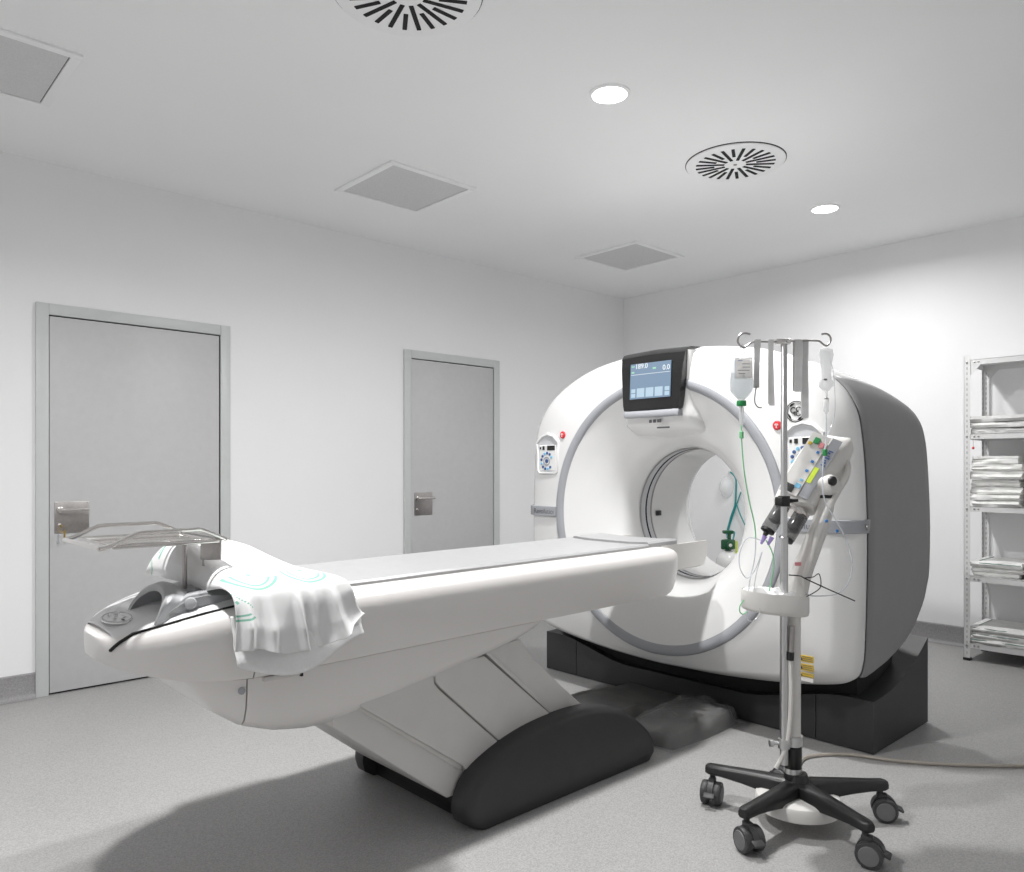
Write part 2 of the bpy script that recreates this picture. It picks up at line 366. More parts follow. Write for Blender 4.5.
for a, b, m in ((3.497, 3.506, 'steel'), (3.546, 3.556, 'gap'), (3.593, 3.603, 'steel')):
    obj('window_band', MB().loft([cring(a, .347), cring(a, .344), cring(b, .344), cring(b, .347)]), m, G)
obj('laser_port', MB().rbox((3.665, GY+.342*math.cos(-.05), GZ-.02), (.045, .012, .03), .004), 'black', G)
obj('rear_cover', MB().loft([cring(3.96, .352), cring(4.04, .39), cring(4.095, .48), cring(4.115, .60), cring(4.115, .66), oring(4.112, 1.4, True), oring(4.10, .7, True), oring(4.065, .15, True), oring(4.045, .1, True)]), 'white', G, ang=60)
# side panels, top cover
def band(i0, i1, x0, off=0.0, xcl=True, back=4.05):
    rows = []
    for j in range(13):
        row = []
        for i in range(i0, i1+1):
            dy, z = outl[i % len(outl)]
            xe = min(back, xb(z)) if xcl else back
            t = j/12
            n = Vector((dy, 0, (z-GZ)*.9)).normalized()
            bul = off*(math.sin(PI*min(1, max(0, t*.96+.02)))**.5 if off else 0)
            row.append(gp(dy+n.x*bul, z+n.z*bul*.6, x0+(xe-x0)*t))
        rows.append(row)
    return MB().loft(rows, False)
nh = len(hp)
i_top = next(i for i, p in enumerate(hp) if p[1] < 1.655)
i_bot = next(i for i, p in enumerate(hp) if p[0] > .9 and p[1] < .352)
L = len(outl)
obj('side_panel', band(i_top, i_bot, 3.338, .012), 'side', G, ang=60, solid=.008)
obj('side_panel', band(L-i_bot, L-i_top, 3.338, .012), 'side', G, ang=60, solid=.008)
obj('top_cover', band(L-i_top-1, L+i_top+1, 3.338, -.004, False), 'white', G, ang=60, solid=.008)
# end straps with lettering
def strap_part(sgn):
    mb = MB(); pts = []
    for x, dy in ((3.176, .70), (3.178, .86), (3.184, .895), (3.218, .945), (3.262, .968), (3.295, .990), (3.345, .994)):
        pts.append((x, sgn*dy))
    rings = [[(x-.004 if k in (1, 2) else x+.012, GY+dy, z) for k, z in enumerate((.962, .965, 1.018, 1.021))] for x, dy in pts]
    mb.loft(rings, True, True, True)
    s = obj('strap', mb, 'ring', G, ang=50)
    return s
s1 = strap_part(1); s2 = strap_part(-1)
text('lettering', 'Revolution', .040, (3.1728, GY+.79, .990), (0, -1, 0), (0, 0, 1), 'dtext', s1)
text('lettering', 'Revolution', .040, (3.1728, GY-.79, .990), (0, -1, 0), (0, 0, 1), 'dtext', s2)
obj('strap_bolt', MB().lathe([(.012, 0), (.012, .006), (.006, .007)], (3.315, GY-.995, .99), (0, -1, 0), 14), 'steel', s2)
# control pods beside the bore
def control(sgn):
    cy = GY+sgn*.775; x = 3.190
    def shield(k, dx, dz=0):
        pts = [(-.085, .02), (-.095, .085), (-.05, .125), (0, .138), (.05, .125), (.095, .085), (.085, .02), (.085, -.09), (.07, -.105), (-.07, -.105), (-.085, -.09)]
        return [(x+dx, cy+a*k, 1.31+dz+b*k) for a, b in pts]
    p = obj('control_pod', MB().loft([shield(1.0, .004), shield(.98, -.010), shield(.90, -.012), shield(.86, -.002)]), 'white', G, ang=50)
    obj('pod_recess', MB().loft([shield(.87, -.002), shield(.8, -.002)], True, False, True), 'lring', p)
    obj('pod_face', MB().loft([[(x-.002, cy+a, z) for a, z in ((-.068, 1.225), (.068, 1.225), (.068, 1.375), (-.068, 1.375))], [(x-.007, cy+a, z) for a, z in ((-.064, 1.229), (.064, 1.229), (.064, 1.371), (-.064, 1.371))]], True, False, True), 'white', p)
    obj('readout', MB().rbox((x-.008, cy-.030, 1.358), (.004, .062, .028), .002, 1), 'black', p)
    obj('readout_icon', MB().rbox((x-.008, cy+.030, 1.358), (.004, .016, .022), .001, 1), 'black', p)
    obj('readout_icon', MB().rbox((x-.008, cy+.055, 1.358), (.004, .010, .014), .001, 1), 'black', p)
    for i in range(11):
        a = math.radians(30+i*28)
        obj('button', MB().lathe([(.0085, 0), (.008, .003), (.004, .004)], (x-.007, cy-.046*math.cos(a)*.95+.004, 1.282+.046*math.sin(a)), (-1, 0, 0), 10), 'navy' if i % 3 else 'lblue', p)
    obj('button_wheel', MB().lathe([(.026, 0), (.026, .003), (.020, .003), (.020, .001)], (x-.007, cy+.004, 1.282), (-1, 0, 0), 20, False), 'ring', p)
    obj('button', MB().lathe([(.012, 0), (.011, .004), (.005, .005)], (x-.007, cy+.004, 1.282), (-1, 0, 0), 12), 'navy', p)
    r = obj('stop_button', MB().lathe([(.021, 0), (.021, .006), (.017, .010), (.004, .011)], (3.190, GY+sgn*.655, 1.43), (-1, 0, 0), 24), 'red', G)
    ym = GY+sgn*.655; mk = MB()
    mk.rbox((3.178, ym, 1.426), (.002, .004, .016)); mk.rbox((3.178, ym+.005, 1.434), (.002, .004, .010), mx=Matrix.Rotation(.6, 4, 'X')); mk.rbox((3.178, ym-.005, 1.434), (.002, .004, .010), mx=Matrix.Rotation(-.6, 4, 'X'))
    obj('button_mark', mk, 'label', r)
control(1); control(-1)
# display head
x0 = 3.150
def quad(x, yt, yb, zt, zb): return [(x, GY+yt, zt), (x, GY-yt, zt), (x, GY-yb, zb), (x, GY+yb, zb)]
hd = MB()
prof = [(3.30, .196, 1.846), (3.20, .198, 1.838), (3.170, .198, 1.828), (3.152, .196, 1.808), (3.141, .190, 1.75), (3.130, .172, 1.56), (3.135, .170, 1.535), (3.22, .170, 1.53)]
rows = [[(x, GY-w_, z), (x, GY-w_*.5, z+ (.004 if z > 1.8 else 0)), (x-.004, GY, z+(.006 if z > 1.8 else 0)), (x, GY+w_*.5, z+(.004 if z > 1.8 else 0)), (x, GY+w_, z)] for x, w_, z in prof]
hd.loft(rows, False)
for s_ in (-1, 1):
    hd.add([(x, GY+s_*w_, z) for x, w_, z in prof] + [(3.30, GY+s_*.17, 1.53)], [tuple(range(9))])
D = obj('display_head', hd, 'gloss', G, ang=30)
def onscr(u, v):   # u: -1..1 (left to right seen from the table), v: z
    t = (v-1.56)/(1.835-1.56); return Vector((3.130+.014*t-.0058 - .0006, GY-u, v))
def scr(name, u0, u1, v0, v1, m, par, off=0.0, th=.002):
    a = [onscr(u0, v0), onscr(u1, v0), onscr(u1, v1), onscr(u0, v1)]
    return obj(name, MB().loft([[p+Vector((th-off, 0, 0)) for p in a], [p+Vector((-off, 0, 0)) for p in a]], True, True, True), m, par, flat=True)
S = scr('screen', -.125, .125, 1.592, 1.772, 'screen', D, 0)
for i in range(3): scr('soft_button', -.080+i*.056, -.080+i*.056+.047, 1.600, 1.646, 'btn', S, .001)
for i in range(2):
    scr('soft_button', -.116, -.090, 1.600+i*.024, 1.620+i*.024, 'btn', S, .001); scr('soft_button', .092, .119, 1.600+i*.024, 1.620+i*.024, 'btn', S, .001)
scr('screen_rule', -.120, .120, 1.7155, 1.7175, 'lcdw', S, .001)
scr('status_icon', -.118, -.098, 1.756, 1.762, 'lcdg', S, .001); scr('status_icon', -.118, -.100, 1.725, 1.733, 'lcdg', S, .001); scr('status_icon', .015, .035, 1.737, 1.746, 'lcdg', S, .001)
text('reading', '189.0', .036, onscr(-.055, 1.757)+Vector((-.0015, 0, 0)), (0, -1, 0), (.05, 0, 1), 'lcdw', S)
text('reading', '0.0', .036, onscr(.098, 1.738)+Vector((-.0015, 0, 0)), (0, -1, 0), (.05, 0, 1), 'lcdw', S)
ch = MB(); ch.loft([quad(3.128, .172, .165, 1.535, 1.505), quad(3.22, .172, .165, 1.535, 1.500)], True, True, True)
obj('display_chin', MB().rbox((3.178, GY, 1.5145), (.10, .338, .034), .008), 'ring', D)
# housing that carries the display down to the bore
rows = []
for t in [i/10 for i in range(11)]:
    z = 1.818 - t*(1.818-1.372)
    wv = .215 - .03*math.sin(PI*t) + .035*max(0, t-.6)/.4
    xf = 3.178 if t < .72 else 3.178 + .30*((t-.72)/.28)**1.8
    rows.append([(xf+.13, GY-wv-.035, z), (xf+.012, GY-wv-.005, z), (xf-.012, GY-wv+.022, z), (xf-.014, GY, z), (xf-.012, GY+wv-.022, z), (xf+.012, GY+wv+.005, z), (xf+.13, GY+wv+.035, z)])
H = obj('display_housing', MB().loft(rows, False), 'white', G, ang=60)
for a, b in ((-.022, .016), (.004, .018), (.032, .024)): obj('indicator', MB().rbox((3.163, GY-a, 1.478), (.004, b, .016), .001, 1), 'dtext', H)
obj('speaker_slot', MB().rbox((3.180, GY-.045, 1.445), (.008, .075, .008), .002, 1), 'dtext', H)
# round maker's emblem, warning stickers
em = MB(); ec = Vector((3.1865, GY-.742, 1.487))
def arcp(c, r, a0, a1, n=14, k=1.0): return [Vector((c.x, c.y-r*math.cos(a)*k, c.z+r*math.sin(a))) for a in [math.radians(a0+(a1-a0)*i/n) for i in range(n+1)]]
em.tube(arcp(ec, .045, 0, 360, 32), .0022, 5); em.tube(arcp(ec, .039, 0, 360, 32), .0008, 5)
for k in range(4): em.tube(arcp(ec, .036, k*90+12, k*90+52, 6), [.001, .003, .0045, .005, .0045, .003, .001], 5)
em.tube(arcp(ec+Vector((0, .012, .006)), .012, 40, 330), .0024, 5); em.tube([ec+Vector((0, .003, 0)), ec+Vector((0, .012, -.001)), ec+Vector((0, .004, -.016))], .002, 5)
em.tube(arcp(ec+Vector((0, -.012, .009)), .010, 30, 260), .0022, 5); em.tube(arcp(ec+Vector((0, -.012, -.008)), .011, 100, 330), .0022, 5)
obj('emblem', em, 'black', G)
def sticker(y, z, w_, h, n):
    s = obj('warning_sticker', MB().rbox((3.1895, y, z), (.003, w_, h), .0005, 1), 'yellow', G)
    for i in range(n): obj('printed_line', MB().rbox((3.1877, y-.008, z+h*.28-i*h*.56/max(1, n-1)), (.001, w_*.66, h*.09)), 'dtext', s)
    obj('warning_mark', MB().prism([(3.1880, y+w_*.46, z-h*.3), (3.1880, y+w_*.30, z+h*.32), (3.1880, y+w_*.16, z-h*.3)], (-.001, 0, 0)), 'black', s)
sticker(GY-.785, .415, .07, .028, 3); sticker(GY-.785, .378, .07, .028, 3); sticker(GY-.785, .345, .07, .018, 2)
obj('printed_label', MB().rbox((3.1895, GY-.785, .326), (.003, .07, .016), .0005, 1), 'label', G)
obj('printed_label', MB().rbox((3.1895, GY+.80, .40), (.003, .05, .022), .0005, 1), 'yellow', G)
# charcoal base in three sections
def base_top(x, y):
    s = abs(y-GY)/.99; q = max(0, min(1, (s-.35)/.55)); q = q*q*(3-2*q)
    z = .135 + .095*q
    t = (x-3.395)/.64; return z + .185*max(0, t)**2.1*max(0, min(1, (s-.72)/.12))
def base_part(y0, y1):
    nx, ny = 10, 16; mb = MB(); g = []
    def pt(x, y, z):
        return (x, y, z)
    rows = []
    for i in range(nx+1):
        x = 3.395+.64*i/nx; rows.append([(x, y0+(y1-y0)*j/ny, base_top(x, y0+(y1-y0)*j/ny)) for j in range(ny+1)])
    mb.loft(rows, False)
    mb.loft([rows[0], [(p[0]-.0, p[1], .004) for p in rows[0]]], False); mb.loft([rows[-1], [(p[0], p[1], .004) for p in rows[-1]]], False)
    c0 = [r[0] for r in rows]; c1 = [r[-1] for r in rows]
    for c in (c0, c1): mb.loft([c, [(p[0], p[1], .004) for p in c]], False)
    return mb
for nm, a, b in (('base_foot', 1.371, 1.626), ('base_beam', 1.630, 3.098), ('base_foot', 3.102, 3.349)):
    obj(nm, base_part(a, b), 'char', G, ang=50)
obj('dark_gap_filler', MB().box2((3.44, GY-.90, .12), (3.84, GY+.90, .42), .01), 'gap', G)  # black filler block, added so the gap under the covers reads as deep shade

# ------------------------------------------------------------------ CT patient table
TY = 2.36
T = thing('patient_table', 'long white CT patient table on a slanted pedestal and black plinth', 'CT table', (2.2, TY, 0))
def pz(x): return .009*(x-1.8)
# upper shell: sections along x
def sec(x):
    w_ = .345; zt = .868; zb = .664
    if x < 1.02:
        q = (1.02-x)/.43; w_ *= max(0.0, 1-q**2.5)**(1/2.5); zt -= .085*q**2.2; zb += .062*q**2.8
    if x > 2.83:
        q = (x-2.83)/.12; w_ -= .05*q**2; zt -= .012*q**2; zb += .030*q
    h = zt-zb; ins = min(.26, w_*.74); kh = min(1, h/.204)
    pts = [(ins, zt+.004), (min(ins+.03, w_*.85), zt+.002), (w_*.925, zt-.006*kh), (w_*.975, zt-.022*kh), (w_*.995, zt-.048*kh), (w_, zt-.08*kh), (w_*.985, zb+.45*h), (w_*.955, zb+.18*h), (w_*.915, zb)]
    full = [(a, b) for a, b in pts] + [(-a, b) for a, b in reversed(pts)]
    return [(x, TY+a, b+pz(x)) for a, b in full]
xs = [.5905, .592, .596, .603, .615, .635, .665, .705, .75, .80, .86]
TX = [1.2, 1.6, 2.0, 2.4, 2.7, 2.83, 2.86, 2.89, 2.92, 2.95]
obj('end_cap', MB().loft([sec(x) for x in xs+[.918]], True, True, True), 'tablew', T, ang=50)
obj('side_shell', MB().loft([sec(x) for x in [.922, .97, 1.02, 1.2]+TX[1:]], True, True, True), 'tablew', T, ang=50)
# lower cover
def lowsec(x):
    zt = .660
    Z = [(.80, .640), (.815, .605), (.85, .56), (.91, .517), (1.0, .484), (1.1, .466), (1.2, .464), (1.4, .488), (1.6, .525), (1.8, .565), (1.95, .597), (2.02, .620), (2.06, .655)]
    zb = Z[-1][1]
    for (a, p), (b, q) in zip(Z, Z[1:]):
        if a <= x <= b: zb = p+(q-p)*(x-a)/(b-a)
    w_ = .305; h = zt-zb
    if x < 1.0: w_ *= .45+.55*max(0, 1-((1.0-x)/.20)**2.4)**(1/2.4)
    pts = [(w_, zt), (w_*.995, zt-.3*h), (w_*.975, zt-.6*h), (w_*.93, zt-.85*h), (w_*.86, zb+.03*h), (w_*.75, zb)]
    full = pts + [(-a, b) for a, b in reversed(pts)]
    return [(x, TY+a, b+pz(x)) for a, b in full]
obj('lower_cover_end', MB().loft([lowsec(x) for x in (.80, .803, .808, .815, .83, .85, .88, .908)], True, True, True), 'tablew', T, ang=50)
obj('lower_cover', MB().loft([lowsec(x) for x in (.912, .935, .96, 1.0, 1.05, 1.1, 1.15, 1.2, 1.3, 1.4, 1.5, 1.6, 1.7, 1.8, 1.88, 1.95, 2.0, 2.03, 2.058)], True, True, True), 'tablew', T, ang=50)
obj('cover_seam', MB().box2((.95, TY-.27, .60), (1.94, TY+.27, .668), 0), 'gap', T)
obj('release_latch', MB().box2((.95, TY-.318, .640), (1.06, TY-.295, .654), .004), 'armp', T)
obj('latch_slot', MB().box2((1.062, TY-.317, .636), (1.068, TY-.30, .656)), 'gap', T)
obj('cover_screw', MB().lathe([(.010, 0), (.010, .006), (.006, .007)], (.895, TY-.290, .622), (0, -1, 0), 14), 'ring', T)
# pads and cradle
def slab(x0, x1, hw, zb, zt, crown=.0, n=20, sag=0):
    rings = []
    for i in range(n+1):
        x = x0+(x1-x0)*i/n; e = .004 if i in (0, n) else 0
        pts = [(-hw+e, zb), (-hw+e, zt-.008), (-hw+.008+e, zt-.001), (-hw*.5, zt+crown*.8), (0, zt+crown), (hw*.5, zt+crown*.8), (hw-.008-e, zt-.001), (hw-e, zt-.008), (hw-e, zb)]
        rings.append([(x, TY+a, b+pz(x)+.0015*noise.noise(Vector((x*4, a*6, 1)))) for a, b in pts])
    return MB().loft(rings, True, True, True)
obj('mattress_pad', slab(1.02, 2.80, .248, .862, .889, -.008), 'pad', T, ang=30)
obj('head_pad', slab(2.812, 3.03, .236, .868, .896, -.006), 'pad', T, ang=30)
rings = []
for x in (2.90, 3.0, 3.1, 3.2, 3.272):
    pts = [(-.238, .872), (-.236, .80), (-.222, .752), (-.18, .735), (0, .728), (.18, .735), (.222, .752), (.236, .80), (.238, .872), (.226, .872), (.222, .81), (.20, .775), (0, .75), (-.20, .775), (-.222, .81), (-.226, .872)]
    rings.append([(x, TY+a, b+pz(x)) for a, b in pts])
obj('cradle', MB().loft(rings, True, True, True), 'offw', T, ang=40)
# grey console on the foot end, arched grip, slit
def topz(x): 
    zt = .868
    if x < 1.02: zt -= .085*((1.02-x)/.43)**2.2
    return zt+pz(x)
rings = []
for x in [.612, .622, .64, .68, .74, .80, .88, .96, 1.02]:
    q = (1.02-x)/.43; w_ = .345*max(0, 1-q**2.5)**(1/2.5); ww = min(w_*.80, .262)
    z = topz(x)
    rings.append([(x, TY-ww, z+.002), (x, TY-ww*.93, z+.009), (x, TY-ww*.5, z+.013), (x, TY, z+.014), (x, TY+ww*.5, z+.013), (x, TY+ww*.93, z+.009), (x, TY+ww, z+.002)])
K = obj('foot_console', MB().loft(rings, False), 'consl', T, ang=50)
sl = [Vector(sec(x)[-2])+Vector((0, 0, .002)) for x in (1.02, .96, .88, .80, .74, .70, .67)] + [Vector(sec(x)[k])+Vector((-.002, -.002, .001)) for x, k in ((.648, -2), (.632, -3), (.620, -4), (.612, -5), (.606, -6))]
obj('console_slit', MB().tube(sl, [.0035]*7+[.0045]*5, 6), 'gap', T)
rings = []
AY = 2.275
for x, k, hh, ln in ((.695, 1.0, .084, .045), (.701, 1.04, .090, .043), (.725, 1.03, .088, .038), (.755, 1.0, .072, .03), (.785, .97, .048, .02), (.82, .93, .012, 0)):
    ring = []; hw = .125*k
    for r in (1.0, .86):
        seq = [PI*i/16 for i in range(17)]
        if r < 1: seq = seq[::-1]
        ring += [(x+ln*math.sin(a), AY-hw*r*math.cos(a), topz(x)+.006+hh*r*math.sin(a)**.8) for a in seq]
    rings.append(ring)
obj('arched_grip', MB().loft(rings, True, True, True), 'cons', T, ang=50)
obj('grip_flank', MB().loft([[(x, AY-.123, topz(x)+.004), (x+.01, AY-.128, topz(x)+h), (x+.02, AY-.09, topz(x)+h+.012), (x, AY-.06, topz(x)+.004)] for x, h in ((.72, .030), (.77, .046), (.82, .040), (.90, .020), (.96, .010))], True, True, True), 'cons', T, ang=50)
obj('grip_knob', MB().lathe([(.016, 0), (.017, .006), (.013, .012), (.004, .014)], (.785, AY-.127, topz(.785)+.030), (-.3, -1, .25), 18), 'cons', T)
cp = MB(); cz = topz(.655)+.0165; cc = Vector((.655, TY-.01, cz))
pts = [cc+Vector((.045*math.cos(a)*.8, .085*math.sin(a), .002+.10*.045*math.cos(a))) for a in [2*PI*i/24 for i in range(24)]]
cp.loft([[p-Vector((0, 0, .004)) for p in pts], pts], True, False, True)
kp = obj('keypad', cp, 'white', K)
obj('keypad_outline', MB().tube([cc+Vector((.040*math.cos(a)*.8, .079*math.sin(a), .0035+.10*.045*math.cos(a))) for a in [2*PI*i/24 for i in range(25)]], .0008, 5), 'ring', kp)
for i, (a, b) in enumerate(((.0, -.055), (.012, -.02), (-.012, -.02), (0, .012), (.010, .045), (-.010, .045))):
    obj('key', MB().rbox(cc+Vector((a, b, .0045+.08*a)), (.007, .016, .0015), .0005, 1), 'lring' if i else 'wheel', kp)
# slanted pedestal panels
def sp(pts, hw, r=.004): return MB().prism([(x, TY-hw, z) for x, z in pts], (0, 2*hw, 0), r)
obj('pedestal_panel', sp([(1.19, .50), (1.19, .448), (1.630, .105), (1.74, .105), (1.692, .192), (1.262, .50)], .272), 'armp', T)
obj('pedestal_panel', sp([(1.262, .52), (1.275, .498), (1.695, .200), (1.74, .10), (1.96, .10), (1.885, .220), (1.585, .490), (1.566, .512), (1.562, .56)], .286), 'armp', T)
obj('pedestal_panel', sp([(1.568, .57), (1.572, .516), (1.591, .494), (1.892, .220), (1.97, .10), (2.23, .10), (2.190, .235), (1.790, .568)], .286), 'armp', T)
obj('pedestal_panel', sp([(1.785, .59), (1.80, .575), (2.192, .245), (2.23, .10), (2.40, .10), (2.365, .245), (2.28, .315), (2.16, .414), (2.05, .51), (1.975, .60)], .272), 'armp', T)
obj('pedestal_rib', sp([(1.243, .510), (1.255, .512), (1.687, .205), (1.690, .190), (1.675, .195)], .278, .001), 'armp', T)
obj('pedestal_rib', sp([(1.80, .575), (1.812, .578), (2.205, .25), (2.205, .235), (2.19, .238)], .280, .001), 'armp', T)
# black plinth: two side cheeks, end bar, floor pan
prof = crv([Vector(p) for p in [(1.650, 0, .03), (1.640, 0, .09), (1.685, 0, .175), (1.80, 0, .235), (1.96, 0, .278), (2.15, 0, .296), (2.32, 0, .288), (2.48, 0, .245), (2.61, 0, .160), (2.68, 0, .085), (2.69, 0, .03)]], 5)
def cheek(y_in, y_out):
    rings = []
    for y, k in ((y_in, 1.0), (y_in+(y_out-y_in)*.55, 1.0), (y_in+(y_out-y_in)*.80, .985), (y_in+(y_out-y_in)*.94, .962), (y_out, .925)):
        c = Vector((2.17, 0, .02))
        rings.append([(c.x+(p.x-c.x)*k, y, c.z+(p.z-c.z)*k) for p in prof] + [(2.66*k+c.x*(1-k), y, .004), (1.69*k+c.x*(1-k), y, .004)])
    return MB().loft(rings, True, True, True)
obj('plinth_cheek', cheek(TY-.282, TY-.372), 'char', T, ang=50)
obj('plinth_cheek', cheek(TY+.282, TY+.372), 'char', T, ang=50)
obj('plinth_end', MB().box2((1.70, TY-.285, .010), (1.78, TY+.345, .070), .02, 3), 'char', T)
obj('plinth_pan', MB().box2((1.70, TY-.285, .006), (2.62, TY+.285, .09), .004), 'black', T)
obj('plinth_nose', MB().loft([[(x, TY-hw, z), (x, TY-hw*.9, z+dz), (x, TY+hw*.9, z+dz), (x, TY+hw, z)] for x, hw, z, dz in ((2.46, .284, .02, .20), (2.54, .284, .02, .155), (2.62, .28, .015, .09), (2.69, .25, .008, .04), (2.72, .22, .004, .01))], False), 'char', T, ang=50)

# ------------------------------------------------------------------ things on the floor between table and scanner
cc_ = MB(); rows = []
for i in range(13):
    x = 2.735+.650*i/12; row = []
    for j in range(9):
        y = 2.30+.46*j/8; e = min(1, min(j, 8-j)/1.0)
        row.append((x, y, .004+e*(.055+.014*math.sin(x*9)+.008*noise.noise(Vector((x*7, y*7, 3))))))
    rows.append(row)
cc_.loft(rows, False); cc_.loft([[(p[0], p[1], .002) for p in r] for r in (rows[0], rows[-1])], False)
for r in (rows[0], rows[-1]): cc_.loft([r, [(p[0], p[1], .002) for p in r]], False)
tag(obj('cable_cover', cc_, 'coverg', ang=50), 'flat dark grey cable cover running from plinth to scanner base', 'cable cover')
pd = thing('foot_pedal', 'dark foot pedal wrapped in crumpled clear plastic, beside the cable cover', 'foot pedal', (3.05, 2.14, 0))
def lump(x0, x1, y0, y1, h, wr, seed, nx=30, ny=20, pw=3.0):
    rows = []
    for i in range(nx+1):
        u = -1+2*i/nx; row = []
        for j in range(ny+1):
            v = -1+2*j/ny
            d = (abs(u)**pw+abs(v)**pw)
            k = max(0, 1-d)**.38
            x = (x0+x1)/2+(x1-x0)/2*u*(1-.05*v*v); y = (y0+y1)/2+(y1-y0)/2*v*(1-.10*u*u)
            n = noise.fractal(Vector((x*9, y*9, seed)), 1.0, 2.0, 4)
            z = .004+h*k*(.72+.28*(u*.5+.5))+wr*n*k
            row.append((x+wr*.5*n, y, max(.003, z)))
        rows.append(row)
    return MB().loft(rows, False)
obj('pedal_body', lump(2.79, 3.36, 1.975, 2.285, .090, .006, 2, pw=6), 'pedal', pd, ang=60)
obj('plastic_wrap', lump(2.76, 3.365, 1.950, 2.294, .104, .028, 9, 70, 46, pw=6), 'film', pd, ang=25)

# ------------------------------------------------------------------ pillow and tray on the table
def cloth_mat():
    m = mat('printed_cotton', (0.74, 0.74, 0.74), 0.9, bump=0.12, bump_s=420); nt = m.node_tree; b = nt.nodes['Principled BSDF']
    uv = nt.nodes.new('ShaderNodeUVMap'); tot = None
    def mth(op, a, b_=None):
        k = nt.nodes.new('ShaderNodeMath'); k.operation = op
        for i, s in enumerate((a, b_)):
            if s is None: continue
            if isinstance(s, (int, float)): k.inputs[i].default_value = s
            else: nt.links.new(s, k.inputs[i])
        return k.outputs[0]
    sp_ = nt.nodes.new('ShaderNodeSeparateXYZ'); nt.links.new(uv.outputs[0], sp_.inputs[0])
    U, V = sp_.outputs[0], sp_.outputs[1]
    for cu, cv, rot, sc in ((.115, .575, .30, 1.15), (.330, .575, .10, 1.1), (.020, .73, .9, 1.15), (.03, .16, -1.2, .9)):
        du = mth('SUBTRACT', U, cu); dv = mth('SUBTRACT', V, cv)
        c, s = math.cos(rot), math.sin(rot)
        x = mth('ADD', mth('MULTIPLY', du, c), mth('MULTIPLY', dv, s)); y = mth('SUBTRACT', mth('MULTIPLY', dv, c), mth('MULTIPLY', du, s))
        for ro, wi, off in ((.082, .011, .0), (.060, .009, .006)):
            yy = mth('SUBTRACT', y, off)
            r = mth('SQRT', mth('ADD', mth('MULTIPLY', x, x), mth('MULTIPLY', yy, yy)))
            ring = mth('LESS_THAN', mth('ABSOLUTE', mth('SUBTRACT', r, ro*sc)), wi*.5)
            half_ = mth('GREATER_THAN', yy, .012)
            k = mth('MULTIPLY', ring, half_); tot = k if tot is None else mth('MAXIMUM', tot, k)
        bar = mth('MULTIPLY', mth('LESS_THAN', mth('ABSOLUTE', mth('ADD', y, .012)), .0035), mth('LESS_THAN', mth('ABSOLUTE', x), .055))
        dot = mth('MULTIPLY', mth('LESS_THAN', mth('ABSOLUTE', mth('SUBTRACT', y, .012)), .007), mth('LESS_THAN', mth('ABSOLUTE', x), .009))
        dots = mth('GREATER_THAN', mth('SINE', mth('MULTIPLY', x, 520.)), -.2)
        tot = mth('MAXIMUM', tot, mth('MAXIMUM', mth('MULTIPLY', bar, dots), dot))
    mx = nt.nodes.new('ShaderNodeMix'); mx.data_type = 'RGBA'
    mx.inputs['A'].default_value = (.74, .74, .74, 1); mx.inputs['B'].default_value = (.22, .47, .37, 1)
    nt.links.new(tot, mx.inputs['Factor']); nt.links.new(mx.outputs['Result'], b.inputs['Base Color'])
    return m
M['print'] = cloth_mat()
def drape(name, xr, path, par, nx, ny, seed, amp, m, thick):
    # path(v,u) -> (y,z); xr(v) -> x0,x1 ; uv in metres-like units
    vs, fs, uvs = [], [], []
    for j in range(ny+1):
        v = j/ny; x0_, x1_ = xr(v)
        for i in range(nx+1):
            u = i/nx; y, z = path(v, u); x = x0_+(x1_-x0_)*u
            p = Vector((x, y, z)); n = noise.fractal(Vector((x*7, v*4, seed)), 1.3, 2.0, 2)
            n2 = noise.noise(Vector((x*22, v*3.2, seed+5)))
            k = amp(v, u); p += Vector((.25*n*k, -.7*k*n - .25*k*n2, (n*.6+.3*n2)*k))
            vs.append(p); uvs.append((u*.46, v))
    for j in range(ny):
        for i in range(nx): a = j*(nx+1)+i; fs.append((a, a+1, a+nx+2, a+nx+1))
    off = root_loc(par); me = bpy.data.meshes.new(name); me.from_pydata([p-off for p in vs], [], fs)
    ul = me.uv_layers.new(name='UVMap')
    for lp in me.loops: ul.data[lp.index].uv = uvs[lp.vertex_index]
    me.polygons.foreach_set('use_smooth', [True]*len(me.polygons)); me.materials.append(M[m]); me.update()
    o = bpy.data.objects.new(name, me); COL.objects.link(o); o.parent = par
    if thick:
        md = o.modifiers.new('thickness', 'SOLIDIFY'); md.thickness = thick; md.offset = -1
    return o
PW = thing('pillow', 'white pillow in green-printed pillowcase hanging over the table edge', 'pillow', (1.02, TY, .89))
key = crv([Vector(p) for p in [(0, 2.66, .895), (0, 2.70, .93), (0, 2.67, .975), (0, 2.58, 1.003), (0, 2.44, 1.002), (0, 2.30, .975), (0, 2.18, .955), (0, 2.08, .940), (0, 2.01, .910), (0, 1.985, .87), (0, 1.975, .82), (0, 1.968, .78), (0, 1.962, .745)]], 6)
